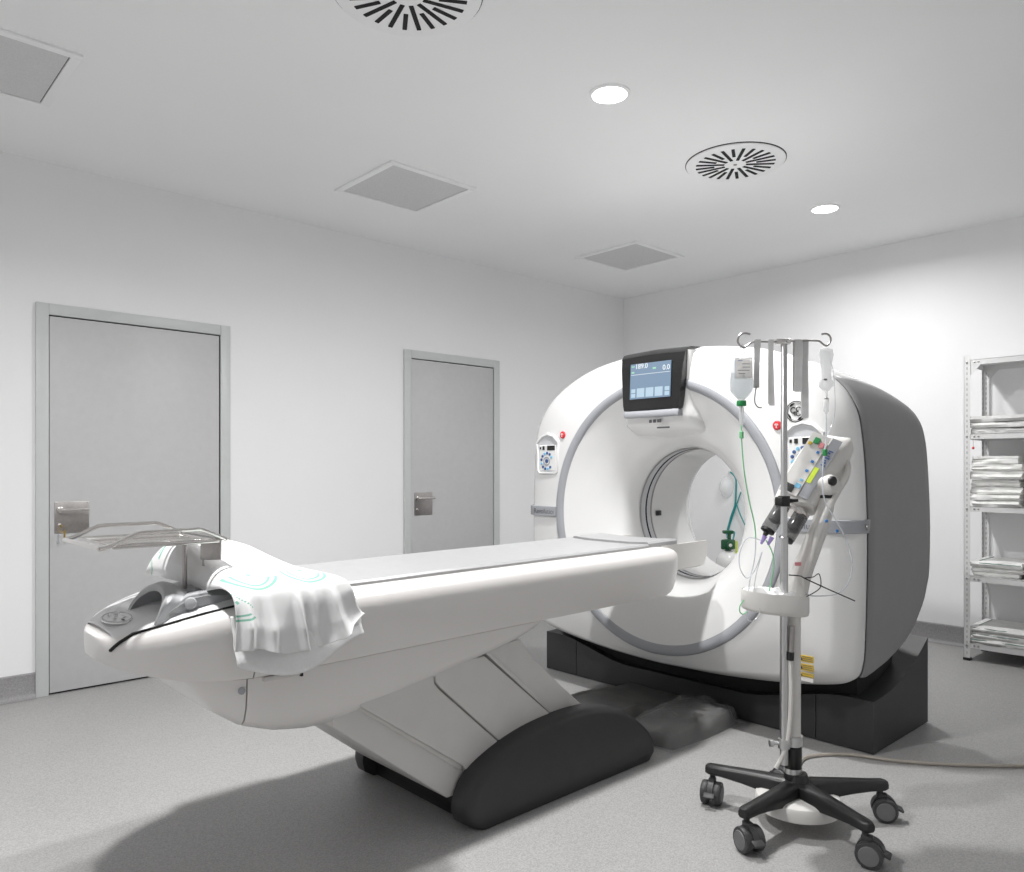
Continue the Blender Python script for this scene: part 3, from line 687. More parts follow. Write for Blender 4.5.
def pth(v, u):
    f = v*(len(key)-1); i = min(int(f), len(key)-2); p = key[i].lerp(key[i+1], f-i)
    y, z = p.y, p.z
    top = max(0, 1-v/.62)
    s = (2*u-1); edge = max(0, 1-abs(s)**(5 if s < 0 else 3))**.6
    f_ = max(0, min(1, (v-.50)/.2))
    if v < .72: z = .889 + (z-.889)*((.02+.98*edge)*(1-f_)+f_)*(1-.06*s)
    if v >= .66:
        k = min(1, (v-.66)/.34)
        z -= .03*k*math.sin(PI*u)**2 - .015*k; y += .010*k*math.sin(u*13+.6)
        for c_, w_, a_r in ((.10, .06, .030), (.27, .05, .016), (.50, .045, .030), (.62, .05, .012), (.80, .07, .026)): y -= a_r*min(1, k*1.6)*max(0, 1-abs(u-c_-.06*k*(c_-.4))/w_)**1.2
        z += .045*k*max(0, u-.8)/.2
    return y, z
def xr(v):
    if v < .3: return .845, 1.10+.1*v
    k = (v-.3)/.7; return .845-.01*k, 1.13+.095*k
drape('pillowcase', xr, pth, PW, 70, 110, 4, lambda v, u: .006+.009*max(0, min(1, (v-.3)*2)), 'print', .003)
def pth2(v, u):
    y = 2.02-.045*v - .014*math.sin(u*PI) + .012*math.sin(u*9); z = .84-.125*v-.045*v*math.sin(PI*min(1, u*1.35))+.05*v*max(0, u-.75)*4*.6
    return y, z
drape('pillowcase_lining', lambda v: (.842-.0*v, 1.232), pth2, PW, 40, 20, 11, lambda v, u: .006, 'cloth', .003)

TR = thing('instrument_tray', 'stainless steel instrument tray with tube rails, on post over table foot end', 'tray', (.88, 2.44, .88))
zt = 1.030; tx0, tx1, ty0, ty1 = .575, .885, 2.165, 2.525
tp = MB(); tp.loft([[(a, b, z) for a, b in ((tx0+.02+i, ty0+.02+i), (tx1-i, ty0+.02+i), (tx1-i, ty1-.02-i), (tx0+.02+i, ty1-.02-i))] for i, z in ((0, zt+.008), (.004, zt-.004), (.012, zt-.006), (.02, zt-.005))], True, False, True)
obj('tray_plate', tp, 'chrome', TR, ang=30, solid=.0015)
def rail(y):
    o = -1 if y < 2.3 else 1
    return crv([(tx0-.012, y, zt), (tx0+.012, y, zt+.006), (tx0+.065, y, zt+.030), (tx0+.085, y, zt+.036), (tx0+.12, y, zt+.037), (tx1-.09, y, zt+.037), (tx1-.06, y, zt+.035), (tx1+.005, y, zt+.006)], 4)
obj('side_rail', MB().tube(rail(ty0), .006, 8), 'chrome', TR); obj('side_rail', MB().tube(rail(ty1), .006, 8), 'chrome', TR)
obj('end_rail', MB().tube([(tx0-.012, ty0, zt), (tx0-.02, (ty0+ty1)/2, zt+.004), (tx0-.012, ty1, zt)], .006, 8), 'chrome', TR)
obj('end_rail', MB().tube([(tx1+.005, ty0, zt+.006), (tx1+.005, ty1, zt+.006)], .006, 8), 'chrome', TR)
for i in range(3): obj('cross_wire', MB().tube([(tx0+.03, ty0+.08+i*.09, zt-.006), (tx1, ty0+.08+i*.09, zt-.006)], .003, 6), 'chrome', TR)
obj('post', MB().tube([(.826, 2.305, .876), (.826, 2.305, zt-.004)], .0072, 12), 'steel', TR)
obj('clamp_plate', MB().rbox((.872, 2.225, zt-.028), (.010, .062, .058), .003, 2, Matrix.Rotation(.75, 4, 'Z')), 'steel', TR)
obj('clamp_rod', MB().tube([(.856, 2.242, zt-.03), (.856, 2.242, .955)], .0032, 8), 'steel', TR)
obj('post_foot', MB().tube(crv([(.800, 2.335, .872), (.85, 2.255, .878), (.92, 2.18, .886), (.985, 2.125, .885)], 5), .011, 10), 'ring', TR)

# ------------------------------------------------------------------ injector stand
SB = Vector((2.556, 1.292, 0)); DC = 2.69
ST = thing('injector_stand', 'contrast injector on rolling five-legged stand with steel infusion pole', 'injector stand', SB)
hubz = .115
hub = MB(); hub.lathe([(.02, .06), (.052, .065), (.056, .09), (.05, .135), (.036, .165), (.032, .175)], SB, (0, 0, 1), 20)
obj('hub', hub, 'black', ST)
# caster built once in local space
cas = MB(); cas.lathe([(.010, .0), (.010, .036)], (0, 0, .085), (0, 0, 1), 12); cas.rbox((.006, 0, .080), (.036, .024, .03), .006, 2)
arc = [(.014+.043*math.cos(a), .040+.047*math.sin(a)) for a in [math.radians(t) for t in range(10, 171, 16)]]
cas.loft([[(p[0], y, p[1]) for p in arc] + [(p[0]*.8+.004, y, p[1]*.8+.004) for p in reversed(arc)] for y in (-.010, .010)], True, True, True)
fork = obj('caster', cas, 'tyre', ST, world=False)
wl = MB().lathe([(.024, -.013), (.039, -.012), (.0415, -.007), (.0415, .007), (.039, .012), (.024, .013)], (0, 0, 0), (0, 1, 0), 24)
for s_ in (-1, 1):
    wo = obj('wheel', wl, 'tyre', fork, world=False); wo.location = (.014, s_*.023, .0415)
    hc = obj('hub_cap', MB().lathe([(.031, 0), (.029, .003), (.006, .004)], (0, 0, 0), (0, s_, 0), 20), 'wheel', fork, world=False); hc.location = (.014, s_*.0355, .0415)
bk = obj('brake_tab', MB().rbox((.062, 0, .046), (.026, .040, .009), .003, 2, Matrix.Rotation(.4, 4, 'Y')), 'tyre', fork, world=False)
angs = [104, 176, 248, 322, 33]; turn = [200, 245, -75, -60, 80]
for i, a in enumerate(angs):
    t = math.radians(a); d = Vector((math.cos(t), math.sin(t), 0)); n = Vector((-d.y, d.x, 0))
    rings = []
    for s_, hw, z0_, z1_ in ((.03, .034, .078, .165), (.10, .030, .098, .162), (.19, .025, .110, .158), (.26, .022, .116, .154), (.312, .022, .117, .152), (.326, .015, .120, .148)):
        c = SB + d*s_; dz = (.0 if s_ > .05 else 0)
        rings.append([c+n*hw*k+Vector((0, 0, z)) for k, z in ((-1, z0_-.006), (-1, z1_-.022), (-.6, z1_-.012), (.6, z1_-.012), (1, z1_-.022), (1, z0_-.006), (.6, z0_-.012), (-.6, z0_-.012))])
    obj('leg', MB().loft(rings, True, True, True), 'black', ST, ang=50)
    c = fork if i == 0 else copy_tree(fork, ST)
    c.location = d*.302; c.rotation_euler = (0, 0, math.radians(turn[i]))
wd = SB + Vector((.0, .0, 0))
obj('counterweight', MB().lathe([(.02, .050), (.127, .050), (.140, .056), (.142, .066), (.142, .092), (.138, .100), (.120, .106), (.02, .108)], wd, (0, 0, 1), 48), 'offw', ST)
C0 = at(793, 760, DC); C0.z = 0
obj('collar', MB().lathe([(.030, .150), (.030, .172), (.0285, .174), (.0285, .2), (.0300, .202), (.0300, .265), (.027, .268)], C0, (0, 0, 1), 24), 'black', ST)
obj('collar_band', MB().lathe([(.0305, .174), (.0305, .192)], C0, (0, 0, 1), 24, False), 'poleal', ST)
obj('column', MB().lathe([(.026, .20), (.026, .80)], C0, (0, 0, 1), 24), 'offw', ST)
P0 = at(784, 500, 2.655); P0.z = 0
pole = obj('infusion_pole', MB().lathe([(.014, .215), (.014, .80), (.014, 1.0), (.0110, 1.002), (.0110, 1.668), (.008, 1.672)], P0, (0, 0, 1), 18), 'poleal', ST)
for z in (.288,):
    k = MB(); k.lathe([(.033, -.016), (.033, .016)], C0+Vector((0, 0, z)), (0, 0, 1), 24); k.lathe([(.020, -.016), (.020, .016)], P0+Vector((0, 0, z)), (0, 0, 1), 20)
    k.rbox((C0+P0)/2+Vector((0, 0, z)), (.03, .03, .02), .002)
    k.lathe([(.006, 0), (.006, .02), (.012, .021), (.012, .032)], P0+Vector((0, 0, z))-RT*.018, -RT, 12)
    obj('pole_clamp', k, 'poleal', ST)
k = MB(); k.lathe([(.020, -.018), (.020, .018)], P0+Vector((0, 0, 1.125)), (0, 0, 1), 18); k.tube([P0+Vector((0, 0, 1.125)), P0+Vector((0, 0, 1.128))+RT*.045-FW*.01], [.010, .005], 8); k.rbox(P0+Vector((0, 0, 1.125))-RT*.012, (.03, .03, .03), .005)
obj('pole_lock', k, 'black', ST)
# crossbar with hooks
TZ = 1.672; PT = P0+Vector((0, 0, TZ))
def cb(u, z, d=0): return PT + RT*u + FW*d + Vector((0, 0, z))
bar = crv([cb(-.143, .020), cb(-.118+.001, .030), cb(-.137, .034), cb(-.155, .024), cb(-.160, .004), cb(-.150, -.010), cb(-.138, -.016), cb(-.126, -.008), cb(-.112, .001), cb(-.09, .004), cb(-.03, .004), cb(.05, .008), cb(.10, .008), cb(.122, .006), cb(.134, -.004), cb(.146, -.010), cb(.156, -.003), cb(.162, .012), cb(.156, .026), cb(.144, .032), cb(.130, .030)][1:], 5)
obj('hook_bar', MB().tube(bar, .0035, 8), 'steel', ST)
k = MB(); k.rbox(cb(-.004, .004), (.05, .022, .018), .003, 2, Matrix.Rotation(HEAD-PI/2, 4, 'Z')); k.lathe([(.007, 0), (.006, .014)], cb(.010, .005), -FW, 12); k.lathe([(.008, 0), (.007, .016)], cb(-.024, .004), -FW, 12)
obj('crossbar_clamp', k, 'chrome', ST)
# oval basket
TC = at(775, 604, 2.665); TC.z = 0
def oval(k, z, dz=0): return [TC+RT*(.116*k*math.copysign(abs(math.cos(a))**.8, math.cos(a)))+FW*(.070*k*math.sin(a))+Vector((0, 0, z-.012*math.cos(a))) for a in [2*PI*i/40 for i in range(40)]]
bsk = obj('basket', MB().loft([oval(.90, .738), oval(.97, .742), oval(1.0, .752), oval(1.0, .806), oval(.985, .809), oval(.965, .806), oval(.94, .765), oval(.5, .762)], True, True, True), 'offw', ST, ang=50)
rows = []
for i in range(25):
    r_ = []
    for j in range(15):
        u, v = -1+2*i/24, -1+2*j/14; k = math.sqrt(max(0, 1-u*u*.8-v*v*.8)); nn = noise.fractal(Vector((u*3, v*3, 5)), 1, 2, 4)
        r_.append(TC+RT*(-.015+.098*u*math.sqrt(1-v*v*.5))+FW*(.056*v*math.sqrt(1-u*u*.5))+Vector((0, 0, .790+.030*k+.018*nn-.010*u)))
    rows.append(r_)
tag(obj('paper_towel', MB().loft(rows, False), 'cloth', ang=40), 'crumpled white paper towel lying in the oval basket of the stand', 'paper towel')
# column connector and cable
cx = obj('cable_connector', MB().tube([at(792, 626, 2.645), at(791.5, 640, 2.645), at(791, 650, 2.645), at(790.5, 657, 2.645)], [.009, .010, .009, .010], 10), 'steel', ST)
obj('connector_cap', MB().tube([at(790.5, 652, 2.644), at(790, 660, 2.644)], .0125, 10), 'black', ST)
obj('column_cable', MB().tube(crv([at(790, 658, 2.645), at(791, 690, 2.642), at(789, 730, 2.642), at(784, 752, 2.645), at(776, 768, 2.655)], 8), .0075, 8), 'offw', ST)
# arm
arm = crv([at(795, 606, 2.70), at(797, 590, 2.705), at(802, 572, 2.715), at(812, 546, 2.715), at(822, 520, 2.72), at(826, 506, 2.72), at(826, 496, 2.72)], 5)
nA = len(arm); rr = [.040-.016*(i/(nA-1))**1.2 + (.004 if i < 4 else 0) for i in range(nA)]
obj('support_arm', MB().tube(arm, rr, 20), 'offw', ST, ang=60)
hnd = crv([at(803, 597, 2.68), at(804, 580, 2.68), at(811, 556, 2.685), at(819, 530, 2.69), at(829, 506, 2.70), at(839, 488, 2.72), at(845, 478, 2.74), at(848, 468, 2.76), at(846, 460, 2.785)], 6)
obj('arm_handle', MB().tube(hnd, [.010+.004*math.sin(PI*i/(len(hnd)-1)) for i in range(len(hnd))], 12), 'offw', ST, ang=60)
obj('arm_print', MB().rbox(at(798, 564, 2.668), (.022, .002, .012), 0, 1, Matrix.Rotation(HEAD-PI/2, 4, 'Z')), 'pink', ST)
pv = at(825, 486, 2.715)
obj('pivot_block', MB().lathe([(.020, -.055), (.030, -.05), (.036, -.02), (.036, .03), (.028, .04)], pv, (-FW*.8+UP*.2+RT*.5).normalized(), 22), 'offw', ST, ang=50)
obj('pivot_knob', MB().lathe([(.017, 0), (.017, .010), (.014, .014), (.004, .015)], at(831, 481, 2.675), (-FW*.85+RT*.5).normalized(), 20), 'black', ST)
obj('pivot_band', MB().tube([at(826, 498, 2.72), at(826, 492, 2.72)], .026, 20), 'black', ST)
# injector head: axis frame
a_ = (RT*.54+UP*.80+FW*.14).normalized(); b_ = (-RT*.80+UP*.54-FW*.05); b_ = (b_-b_.dot(a_)*a_).normalized(); n_ = a_.cross(b_)
if n_.dot(FW) > 0: n_ = -n_
pn = (b_*.60+n_*.80).normalized(); qn = a_.cross(pn)
if qn.dot(RT) < 0: qn = -qn
HC = at(814, 475, 2.80); HS = 1.17
def hpnt(a, q, p): return HC+(a_*a+qn*q+pn*p)*HS
hsec = []
for a, kq, kp, dp in ((-.125, .050, .048, -.004), (-.118, .060, .058, -.002), (-.06, .066, .066, 0), (.0, .068, .068, 0), (.07, .066, .064, 0), (.115, .058, .052, -.006), (.138, .042, .030, -.012)):
    ring = []
    for i in range(28):
        t = 2*PI*i/28; e = .55
        ring.append(hpnt(a + .02*(math.cos(t)), kq*math.copysign(abs(math.cos(t))**e, math.cos(t)), dp+kp*math.copysign(abs(math.sin(t))**e, math.sin(t))))
    hsec.append(ring)
IH = obj('injector_head', MB().loft(hsec, True, True, True), 'offw', ST, ang=50)
def face(name, a0, a1, q0, q1, p, m, th=.003):
    lo = [hpnt(a0, q0, p), hpnt(a0, q1, p), hpnt(a1, q1, p), hpnt(a1, q0, p)]
    return obj(name, MB().loft([lo, [v+pn*th for v in lo]], True, True, True), m, IH)
face('control_panel', -.110, .105, -.052, .006, .0665, 'offw', .004)
face('side_stripe', -.105, .108, .010, .040, .0665, 'ring', .002)
for i in range(7): face('lettering_stroke', .012+i*.0085, .016+i*.0085+.002*(i%2), .019, .033-.003*(i%3), .0685, 'navy', .0006)
for i in range(4): face('button', -.06+i*.034, -.052+i*.034, -.010, -.002, .0705, 'lblue' if i == 0 else 'blue', .002)
face('display_window', -.105, -.080, -.040, -.012, .0705, 'black', .002)
face('sticker', -.055, .000, -.004+.012, .020+.002, .0688, 'lime', .001)
face('knob_green', .070, .088, -.034, -.018, .0705, 'green', .008); face('knob_red', .062, .078, -.014, .000, .0705, 'pink', .006); face('knob_yellow', .060, .070, -.046, -.036, .0705, 'yellow', .004)
face('blue_marker', -.085, -.070, -.014, .002, .0705, 'lblue', .003)
obj('head_collar', MB().lathe([(.050, .01), (.058, .0), (.058, -.014), (.050, -.022)], hpnt(-.124, .0, -.004), a_, 26), 'chrome', IH)
for q in (-.032, .030):
    base = hpnt(-.140, q, .004)
    sy = obj('syringe_sleeve', MB().lathe([(.027, .0), (.027, -.092), (.022, -.1)], base, a_, 18), 'sleeve', IH)
    obj('plunger', MB().lathe([(.016, .0), (.016, -.045), (.020, -.048), (.020, -.060), (.010, -.066)], base, a_, 16), 'black' if q > 0 else 'wheel', sy)
    obj('syringe_tip', MB().lathe([(.026, -.096), (.026, -.106), (.010, -.112), (.007, -.124)], base, a_, 16), 'black', sy)
    obj('tip_nub', MB().lathe([(.009, 0), (.007, .012)], base-a_*.094-pn*.018+qn*.012, -a_+pn*.3, 10), 'black', sy)

# rubber bands hanging on the crossbar
def rband(u, wd_, ln, m, label, twist=.0, d=-.006, loop=True):
    pts = []
    mb = MB(); rings = []
    n = 16
    for i in range(n+1):
        t = i/n; z = .009 - ln*t; dd = d + .006*math.sin(t*3+u*20); wv = wd_*(.92+.08*math.sin(t*5+u*50)); tw = twist*math.sin(t*2.2)
        c = cb(u+.004*math.sin(t*2+u*30), z, dd); rings.append([c-RT*wv/2+FW*tw, c+RT*wv/2-FW*tw, c+RT*wv/2-FW*tw+FW*.002, c-RT*wv/2+FW*tw+FW*.002])
    mb.loft(rings, True, True, True)
    rings = []
    for i in range(9):
        t = i/8; z = .009-ln*.97*t; c = cb(u, z, .006+.002*t); rings.append([c-RT*wd_*.45, c+RT*wd_*.45, c+RT*wd_*.45+FW*.002, c-RT*wd_*.45+FW*.002])
    mb.loft(rings, True, True, True)
    o0 = cb(u, .0095, -.008); mb.loft([[o0-RT*wd_*.45, o0+RT*wd_*.45, o0+RT*wd_*.45+FW*.016, o0-RT*wd_*.45+FW*.016], [p+Vector((0, 0, .0015)) for p in (o0-RT*wd_*.45, o0+RT*wd_*.45, o0+RT*wd_*.45+FW*.016, o0-RT*wd_*.45+FW*.016)]], True, True, True)
    return tag(obj('tourniquet_strap', mb, m, ang=50), label, 'strap', 'rubber straps on the infusion pole')
rband(-.092, .020, .165, 'rubber', 'narrow dark grey rubber strap hanging next to the saline bottle', .004)
rband(-.044, .020, .226, 'rubberl', 'narrow pale grey rubber strap, second along from the saline bottle')
rband(.045, .026, .180, 'rubber', 'wide grey rubber strap hanging right beside the pole, shorter of the pair', .003, -.012)
rband(.072, .024, .270, 'rubberl', 'longest grey rubber strap, hanging to the emblem height beside the empty bag')
tag(obj('wire_hook', MB().tube(crv([cb(-.096, -.150, -.004), cb(-.101, -.175, -.004), cb(-.102, -.205, -.004), cb(-.092, -.222, -.004), cb(-.078, -.224, -.004)], 5), .0022, 6), 'steel'), 'small steel wire hook dangling below the dark narrow strap', 'hook')

# saline bottle with drip line
def vb(u, z, d=0): return cb(u, z, d)
SBt = cb(-.147, 0); B0 = cb(-.147, -.014)
BT = thing('saline_bottle', 'clear saline bottle with paper label and green cap hung upside down', 'IV bottle', B0+Vector((0, 0, -.24)))
def flat_lathe(prof, c, kx=1.0, ky=.62, res=24):
    return MB().loft([[c+RT*r*kx*math.copysign(abs(math.cos(t))**.8, math.cos(t))+FW*r*ky*math.sin(t)+Vector((0, 0, h)) for t in [2*PI*i/res for i in range(res)]] for r, h in prof], True, True, True)
c0 = cb(-.147, 0)
obj('bottle_body', flat_lathe([(.008, -.032), (.030, -.036), (.038, -.045), (.039, -.09), (.0405, -.13), (.042, -.150), (.038, -.168), (.022, -.188), (.013, -.195), (.013, -.204)], c0), 'clear', BT, ang=60)
obj('saline', flat_lathe([(.036, -.105), (.038, -.13), (.039, -.150), (.035, -.166), (.020, -.185), (.011, -.194)], c0), 'liquid', BT, ang=60)
lb = obj('bottle_label', MB().loft([[c0+RT*u-FW*(.0243-.20*abs(u)**1.6)+Vector((0, 0, z)) for u in [-.030+.06*i/8 for i in range(9)]] for z in (-.055, -.070, -.09, -.112, -.126)], False), 'label', BT, solid=.0006)
obj('label_stripe', MB().loft([[c0+RT*u-FW*.0228+Vector((0, 0, z)) for u in (-.0305, -.025)] for z in (-.056, -.124)], False), 'lblue', lb, solid=.0006)
for i, (a, b) in enumerate(((-.02, -.004), (-.006, .022), (-.004, .022), (-.02, .020), (-.018, .006))):
    z = -.064-i*.011; obj('label_line', MB().loft([[c0+RT*u-FW*.0262+Vector((0, 0, zz)) for u in (a, b)] for zz in (z, z-.0022)], False), 'dtext' if i else 'navy', lb, solid=.0003)
obj('hang_loop', MB().tube(crv([cb(-.155, -.034), cb(-.150, -.012), cb(-.141, -.008), cb(-.137, -.034)], 5), .0028, 6), 'frost', BT)
obj('green_cap', MB().lathe([(.0155, -.200), (.0165, -.204), (.0165, -.216), (.014, -.219)], c0, (0, 0, 1), 18), 'green', BT)
dc = obj('drip_chamber', MB().lathe([(.006, -.217), (.0085, -.226), (.0085, -.275), (.004, -.285)], c0, (0, 0, 1), 14), 'frost', BT)
obj('spike', MB().lathe([(.004, -.215), (.0028, -.240)], c0, (0, 0, 1), 8), 'steel', BT)
obj('roller_clamp', MB().rbox(c0+Vector((0, 0, -.318)), (.014, .012, .026), .003, 2), 'lgreen', BT)
ln1 = crv([c0+Vector((0, 0, -.284)), c0+Vector((0, 0, -.33)), at(744, 470, 2.64), at(749, 500, 2.64), at(755, 528, 2.64), at(755, 555, 2.64), at(750, 580, 2.64), at(748, 597, 2.645)], 8)
i_ = int(len(ln1)*.62)
obj('green_tubing', MB().tube(ln1[:i_+1], .0022, 6), 'lgreen', BT); obj('clear_tubing', MB().tube(ln1[i_:], .0022, 6), 'palet', BT)

# empty infusion bag on the other hook
c1 = cb(.146, 0)
BG = thing('infusion_bag', 'nearly empty translucent infusion bag with drip line, hung from the hook', 'IV bag', c1+Vector((0, 0, -.20)))
obj('bag_body', flat_lathe([(.006, -.018), (.022, -.022), (.026, -.04), (.020, -.07), (.017, -.10), (.019, -.125), (.025, -.135), (.026, -.150), (.014, -.163), (.006, -.168)], c1, 1.0, .4), 'frost', BG, ang=60)
obj('bag_port', MB().rbox(cb(.138, -.128, -.012), (.016, .008, .006), .002, 1), 'wheel', BG)
obj('drip_valve', MB().rbox(cb(.147, -.192), (.022, .008, .006), .002, 1), 'steel', BG)
obj('drip_chamber', MB().lathe([(.004, -.166), (.004, -.190), (.009, -.196), (.009, -.235), (.004, -.245)], c1, (0, 0, 1), 12), 'frost', BG)
obj('line_clamp', MB().rbox(at(825, 452.5, 2.655), (.016, .014, .024), .004, 2), 'green', BG)
ln2 = crv([c1+Vector((0, 0, -.244)), at(826, 440, 2.66), at(823, 465, 2.65), at(823, 490, 2.65), at(826, 503, 2.65), at(834, 517, 2.65), at(845, 537, 2.66), at(852, 562, 2.67), at(848, 583, 2.68), at(836, 594, 2.69), at(815, 596, 2.69), at(805, 594, 2.67)], 8)
obj('clear_tubing', MB().tube(ln2, .0024, 6), 'palet', BG)
for p in ((826.5, 521), (837, 531)): obj('blue_clip', MB().rbox(at(*p, 2.648), (.012, .008, .010), .002, 1), 'blue', BG)
ln3 = crv([c1+Vector((.0, 0, -.03)), at(833, 370, 2.69), at(835, 410, 2.69), at(830, 430, 2.69), at(826, 436, 2.675)], 8)
obj('vent_tubing', MB().tube(ln3, .0014, 5), 'palet', BG)

# patient line from the syringes
PL = thing('injection_line', 'thin coiled injection line with violet connectors running to the basket', 'tubing', at(758, 590, 2.64))
obj('violet_connector', MB().tube([at(765, 536, 2.63), at(761, 544, 2.63)], [.009, .004], 10), 'purple', PL); obj('violet_connector', MB().tube([at(772, 537, 2.63), at(768, 545, 2.63)], [.009, .004], 10), 'purple', PL)
obj('clear_line', MB().tube(crv([at(763, 541, 2.63), at(748, 538, 2.63), at(740, 552, 2.63), at(740, 568, 2.63), at(747, 578, 2.635), at(755, 570, 2.635), at(762, 552, 2.635), at(756, 575, 2.635), at(754, 592, 2.64), at(757, 598, 2.645)], 8), .0018, 6), 'palet', PL)
obj('green_line', MB().tube(crv([at(766, 540, 2.632), at(772, 552, 2.632), at(774, 565, 2.634), at(771, 582, 2.64), at(769, 592, 2.645)], 8), .0021, 6), 'lgreen', PL)
obj('green_loop', MB().tube(crv([at(744, 600, 2.60), at(740, 606, 2.60), at(740, 612, 2.60), at(743, 614, 2.60), at(747, 612, 2.605)], 6), .002, 6), 'lgreen', PL)
obj('clear_loop', MB().tube(crv([at(746, 613, 2.60), at(748, 620, 2.60), at(753, 621, 2.60), at(758, 616, 2.60), at(760, 608, 2.60)], 6), .0015, 6), 'palet', PL)
obj('stray_wire', MB().tube(crv([at(789, 575, 2.65), at(800, 576, 2.65), at(806, 579, 2.65), at(830, 590, 2.65), at(855, 601, 2.65)], 6), .0022, 6), 'black', PL)
obj('stray_wire', MB().tube(crv([at(804, 578, 2.652), at(813, 577, 2.652), at(819, 574, 2.652), at(821, 584, 2.652), at(818, 590, 2.652), at(806, 597, 2.655)], 6), .0018, 6), 'black', PL)

# floor cord
cd = crv([C0+Vector((.022, .012, .25)), (2.66, 1.36, .20), (2.76, 1.405, .115), (2.90, 1.475, .035), (3.04, 1.53, .009), (3.16, 1.545, .008), (3.30, 1.45, .008), (3.37, 1.30, .008), (3.46, 1.16, .008), (3.60, 1.00, .008), (3.75, .86, .008), (4.1, .55, .008), (4.6, .2, .008)], 8)
tag(obj('power_cord', MB().tube(cd, .0075, 8), 'cord'), 'beige power cord trailing across the floor past the scanner base', 'power cord')

# ------------------------------------------------------------------ oxygen cylinder behind the scanner, mask
OX = Vector((5.735, 3.513, 0))
ox = thing('oxygen_cylinder', 'small white oxygen cylinder with dark green regulator, seen through the scanner bore', 'oxygen cylinder', OX)
obj('cylinder_body', MB().lathe([(.07, .004), (.098, .01), (.102, .03), (.102, .43), (.097, .475), (.080, .515), (.046, .54), (.028, .55)], OX, (0, 0, 1), 32), 'white', ox, ang=50)
rg = MB(); rg.rbox(OX+Vector((0, 0, .600)), (.10, .085, .085), .012, 2); rg.lathe([(.026, .545), (.026, .57)], OX, (0, 0, 1), 16)
R_ = obj('regulator', rg, 'dgreen', ox)
obj('gauge', MB().lathe([(.030, 0), (.030, .018), (.026, .02)], OX+Vector((0, 0, .600))-FW*.055, -FW, 20), 'dgreen', R_); obj('gauge_face', MB().lathe([(.015, 0), (.012, .002)], OX+Vector((0, 0, .600))-FW*.076, -FW, 16), 'label', R_)
k = MB(); k.lathe([(.015, .635), (.015, .69)], OX+RT*.01, (0, 0, 1), 12); k.rbox(OX+Vector((0, 0, .705)), (.09, .05, .028), .008, 2, Matrix.Rotation(HEAD-PI/2, 4, 'Z')); obj('valve_handle', k, 'dgreen', ox)
obj('yellow_tag', MB().rbox(OX+RT*.070+Vector((0, 0, .575)), (.014, .014, .11), .003, 1), 'lime', ox)
def wpt(px, py, back=.03):      # a point on (or just off) the far wall
    d = FW + (px-CX)/FPX*RT + (CY-py)/FPX*UP; return Vector((0, 0, CAM_H)) + d*((XW-back)/d.x)
obj('teal_tubing', MB().tube(crv([OX+RT*.03+Vector((0, 0, .60)), OX+RT*.02+Vector((.06, 0, .70)), wpt(727, 535, .06), wpt(731, 517), wpt(735, 505), wpt(736, 490), wpt(735.5, 478), wpt(730.5, 472, .02)], 8), .0075, 8), 'teal', ox)
obj('teal_tubing', MB().tube(crv([wpt(741, 492), wpt(737, 503), wpt(733, 515), wpt(729, 528), wpt(727, 538, .06)], 8), .0055, 8), 'teal', ox)
obj('teal_tubing', MB().tube(crv([wpt(736.5, 504), wpt(740, 514), wpt(745, 525)], 8), .0055, 8), 'teal', ox)
MK = thing('oxygen_mask', 'translucent oxygen mask hung on the far wall, seen through the scanner bore', 'oxygen mask', wpt(727, 498, .0))
mb = MB(); mc = wpt(727, 487, .004); YV = Vector((0, 1, 0))
mb.loft([[mc+YV*r*.8*math.cos(t)+UP*(r*1.25*math.sin(t))+Vector((-h, 0, 0)) for t in [2*PI*i/20 for i in range(20)]] for r, h in ((.078, 0), (.074, .025), (.056, .055), (.026, .075))], True, False, True)
obj('mask_shell', mb, 'frost', MK, ang=60)
obj('wall_hook', MB().tube([wpt(729, 473, .0), wpt(729, 473, .03), wpt(729, 471, .035)], .006, 8), 'white', MK)

# ------------------------------------------------------------------ shelving
SX0, SX1, SY1, SY0 = 5.53, 5.925, 1.662, .70
RK = thing('shelving_unit', 'white slotted steel shelving unit with five shelves against the wall', 'shelf', ((SX0+SX1)/2, (SY0+SY1)/2, 0))
SH = 1.965
def post(x, y, sx, sy):
    t = .002; w_ = .036; mb = MB()
    mb.box2((x, y, .012), (x+sx*w_, y+sy*t, SH)); mb.box2((x, y, .012), (x+sx*t, y+sy*w_, SH))
    p = obj('upright', mb, 'shelfw', RK, flat=True)
    obj('foot', MB().rbox((x+sx*.016, y+sy*.016, .009), (.042, .042, .018), .003, 1), 'black', p)
    h = MB(); z = .05
    while z < SH-.03:
        h.rbox((x-sx*.0002, y+sy*.018, z), (.0012, .006, .016)); h.rbox((x+sx*.018, y-sy*.0002, z), (.006, .0012, .016)); h.rbox((x+sx*(t+.0002), y+sy*.018, z), (.0012, .006, .016)); h.rbox((x+sx*.018, y+sy*(t+.0002), z), (.006, .0012, .016)); z += .034
    obj('slot_holes', h, 'hole', p, kind='stuff', flat=True)
post(SX0, SY1, 1, -1); post(SX1, SY1, -1, -1); post(SX0, SY0, 1, 1); post(SX1, SY0, -1, 1)
LV = [.115, .545, .995, 1.462, 1.940]
